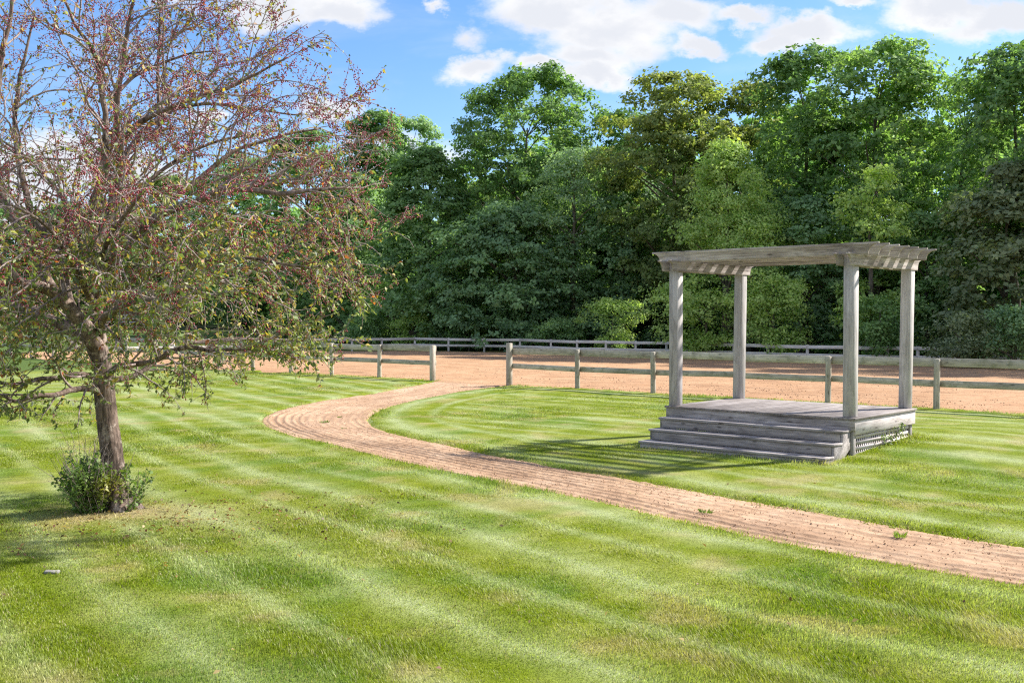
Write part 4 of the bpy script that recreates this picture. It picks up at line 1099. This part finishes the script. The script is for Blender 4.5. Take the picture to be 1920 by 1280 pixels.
    o = link("stone", me, loc=(b[0], b[1], z)); tag(o, "small flat grey stone lying in the turf at the lower left", "stone")
    # fallen leaves
    n = 520; cx = np.where(rng.random(n) < .6, -3.5, -3.9); x = cx + rng.normal(0, 1.0, n); y = 11.4 + rng.normal(0, .9, n); 
    far = rng.random(n) < .12; x[far] = rng.uniform(-5, 4, far.sum()); y[far] = rng.uniform(6, 14, far.sum())
    e, sd, do, di = dirt_edge(x, y); k = e > .15; x, y = x[k], y[k]; n = len(x)
    P = np.stack([x, y, hbase(x, y) + rng.uniform(.012, .045, n)], 1)
    V, Q = leaf_cards(P, rng.normal(size=(n, 3)) * .5 + np.array([0, 0, 1]), rng.uniform(.03, .06, n), rng.uniform(.45, .65, n), rng, .6)
    pal = np.array([[.16, .09, .045], [.10, .055, .03], [.30, .20, .08], [.40, .30, .14], [.2, .07, .03]]); c = pal[rng.integers(0, 5, n)] * rng.uniform(.7, 1.2, (n, 1))
    tag(link("fallen_leaves", make_mesh("fallen_leaves", V, [Q], M_CRAB, {"col": np.repeat(c, 4, 0)})), "brown fallen leaves scattered on the grass right of the crabapple trunk", "leaves", kind="stuff")
weeds()

# ------------------------------------------------------------------ light and sky
SUN = np.array([.92, .392]); ELEV = R(40)
sd = np.array([SUN[0] * math.cos(ELEV), SUN[1] * math.cos(ELEV), math.sin(ELEV)])
ld = bpy.data.lights.new("sun", 'SUN'); lo = bpy.data.objects.new("sun", ld); COL.objects.link(lo)
ld.energy = 5.0; ld.angle = R(1.7); ld.color = (1.0, .945, .86)
lo.rotation_euler = Vector(sd).to_track_quat('Z', 'Y').to_euler(); lo.location = (20, 10, 30)

w = bpy.data.worlds.new("World"); SC.world = w; w.use_nodes = True; w.node_tree.nodes.clear()
t = NT(w.node_tree)
out = t.new("ShaderNodeOutputWorld"); bg = t.new("ShaderNodeBackground"); t.con(bg.outputs[0], out.inputs[0])
sky = t.new("ShaderNodeTexSky", sky_type='NISHITA'); sky.sun_disc = False
sky.sun_elevation = ELEV; sky.sun_rotation = math.atan2(SUN[0], SUN[1]); sky.altitude = 200; sky.air_density = 1.0; sky.dust_density = .6; sky.ozone_density = 1.6
bg.inputs["Strength"].default_value = .115
tc = t.new("ShaderNodeTexCoord"); dirv = tc.outputs["Generated"]
sx = t.new("ShaderNodeSeparateXYZ"); t.con(dirv, sx.inputs[0])
yy = t.math('MAXIMUM', sx.outputs[1], .08)
cu = t.new("ShaderNodeCombineXYZ"); t.con(t.math('DIVIDE', sx.outputs[0], yy), cu.inputs[0]); t.con(t.math('DIVIDE', sx.outputs[2], yy), cu.inputs[1])
uv = cu.outputs[0]
def cl(px, py, rx, ry, k=1.0): return ((px - 960) / F, (593.6 - py) / F, rx / F, ry / F, k)
clouds = [cl(1030, 20, 150, 70), cl(1140, 55, 190, 80), cl(1260, 25, 120, 55), cl(1110, 110, 120, 40), cl(900, 142, 85, 30, .9), cl(1110, 148, 110, 34), cl(1010, 135, 60, 25, .8),
          cl(620, 15, 120, 48), cl(520, 30, 120, 45), cl(620, 190, 80, 26, .85), cl(1520, 58, 130, 40), cl(1450, 82, 90, 26), cl(1400, 28, 70, 26, .9), cl(1310, 88, 60, 24, .9), cl(1740, 20, 110, 42), cl(1860, 45, 150, 52), cl(1600, 5, 60, 16, .8),
          cl(110, 300, 190, 75), cl(20, 350, 190, 70), cl(250, 330, 120, 60), cl(400, 240, 60, 24, .8), cl(330, 20, 90, 22, .6), cl(820, 22, 26, 14, .7), cl(878, 80, 40, 34, .5), cl(1835, 122, 32, 14, .6), cl(1560, 130, 140, 22, .45), cl(760, 290, 190, 60, .5),
          cl(2150, 60, 200, 90), cl(-300, 150, 260, 90), cl(600, -250, 300, 90), cl(1500, -300, 320, 100), cl(2600, -100, 300, 120), cl(-900, 100, 350, 130)]
n1 = t.noise(t.vmath('MULTIPLY', uv, (1, 1.5, 1)), 11.0, 6, .62, 0, "Color")
wv = t.vmath('SUBTRACT', n1, (.5, .5, .5)); wv2 = t.vmath('SCALE', wv); wv2.node.inputs["Scale"].default_value = .075
uvw = t.vmath('ADD', uv, wv2)
dens = None
for (a, b, rx, ry, k) in clouds:
    q = t.vmath('MULTIPLY', t.vmath('SUBTRACT', uvw, (a, b, 0)), (1 / rx, 1 / ry, 0))
    l = t.vmath('LENGTH', q, out=1)
    v = t.math('MULTIPLY', t.math('SUBTRACT', 1.0, l), k)
    dens = v if dens is None else t.math('SMOOTH_MAX', dens, v, .12)
n2 = t.noise(t.vmath('MULTIPLY', uv, (1, 1.7, 1)), 22.0, 7, .62)
n3 = t.noise(t.vmath('MULTIPLY', uv, (1, 2.0, 1)), 7.0, 4, .55)
dd = t.math('ADD', dens, t.math('MULTIPLY', t.math('SUBTRACT', n2, .5), .95))
alpha = t.mapr(dd, -.02, .55, 0, 1)
veil = t.mapr(t.noise(t.vmath('MULTIPLY', uv, (1, 3.2, 1)), 4.5, 6, .6, .4), .46, .85, 0, .28)
alpha = t.math('MAXIMUM', alpha, veil)
front = t.mapr(sx.outputs[1], .05, .3, 0, 1)
rest = t.mapr(t.noise(t.vmath('MULTIPLY', dirv, (1, 1, 1.6)), 3.2, 6, .6), .43, .56, 0, .95)  # unseen cloud cover behind the camera, added to brighten the ambient light
alpha = t.math('ADD', t.math('MULTIPLY', alpha, front), t.math('MULTIPLY', rest, t.math('SUBTRACT', 1.0, front)))
thick = t.mapr(t.math('ADD', t.math('MULTIPLY', dd, .5), t.math('MULTIPLY', n3, .9)), .38, .85, 1.0, .2)
ccol = t.mix(thick, (3.0, 3.15, 3.5), (4.6, 4.55, 4.5))
hs = t.new("ShaderNodeHueSaturation"); t.con(sky.outputs[0], hs.inputs["Color"]); hs.inputs["Saturation"].default_value = 1.22; hs.inputs["Value"].default_value = .80
blue = t.mix(1.0, hs.outputs[0], (.86, .92, 1.08), 'MULTIPLY')
fin = t.mix(alpha, blue, ccol)
t.con(fin, bg.inputs[0])

# ------------------------------------------------------------------ render settings
SC.view_settings.view_transform = 'Standard'; SC.view_settings.look = 'None'; SC.view_settings.exposure = 1.12; SC.view_settings.gamma = 1
SC.render.engine = 'CYCLES'
c = SC.cycles
c.max_bounces = 8; c.diffuse_bounces = 6; c.glossy_bounces = 2; c.transmission_bounces = 6; c.transparent_max_bounces = 4
c.use_denoising = False; c.pixel_filter_type = 'BLACKMAN_HARRIS'; c.filter_width = 1.2; c.sample_clamp_indirect = 8
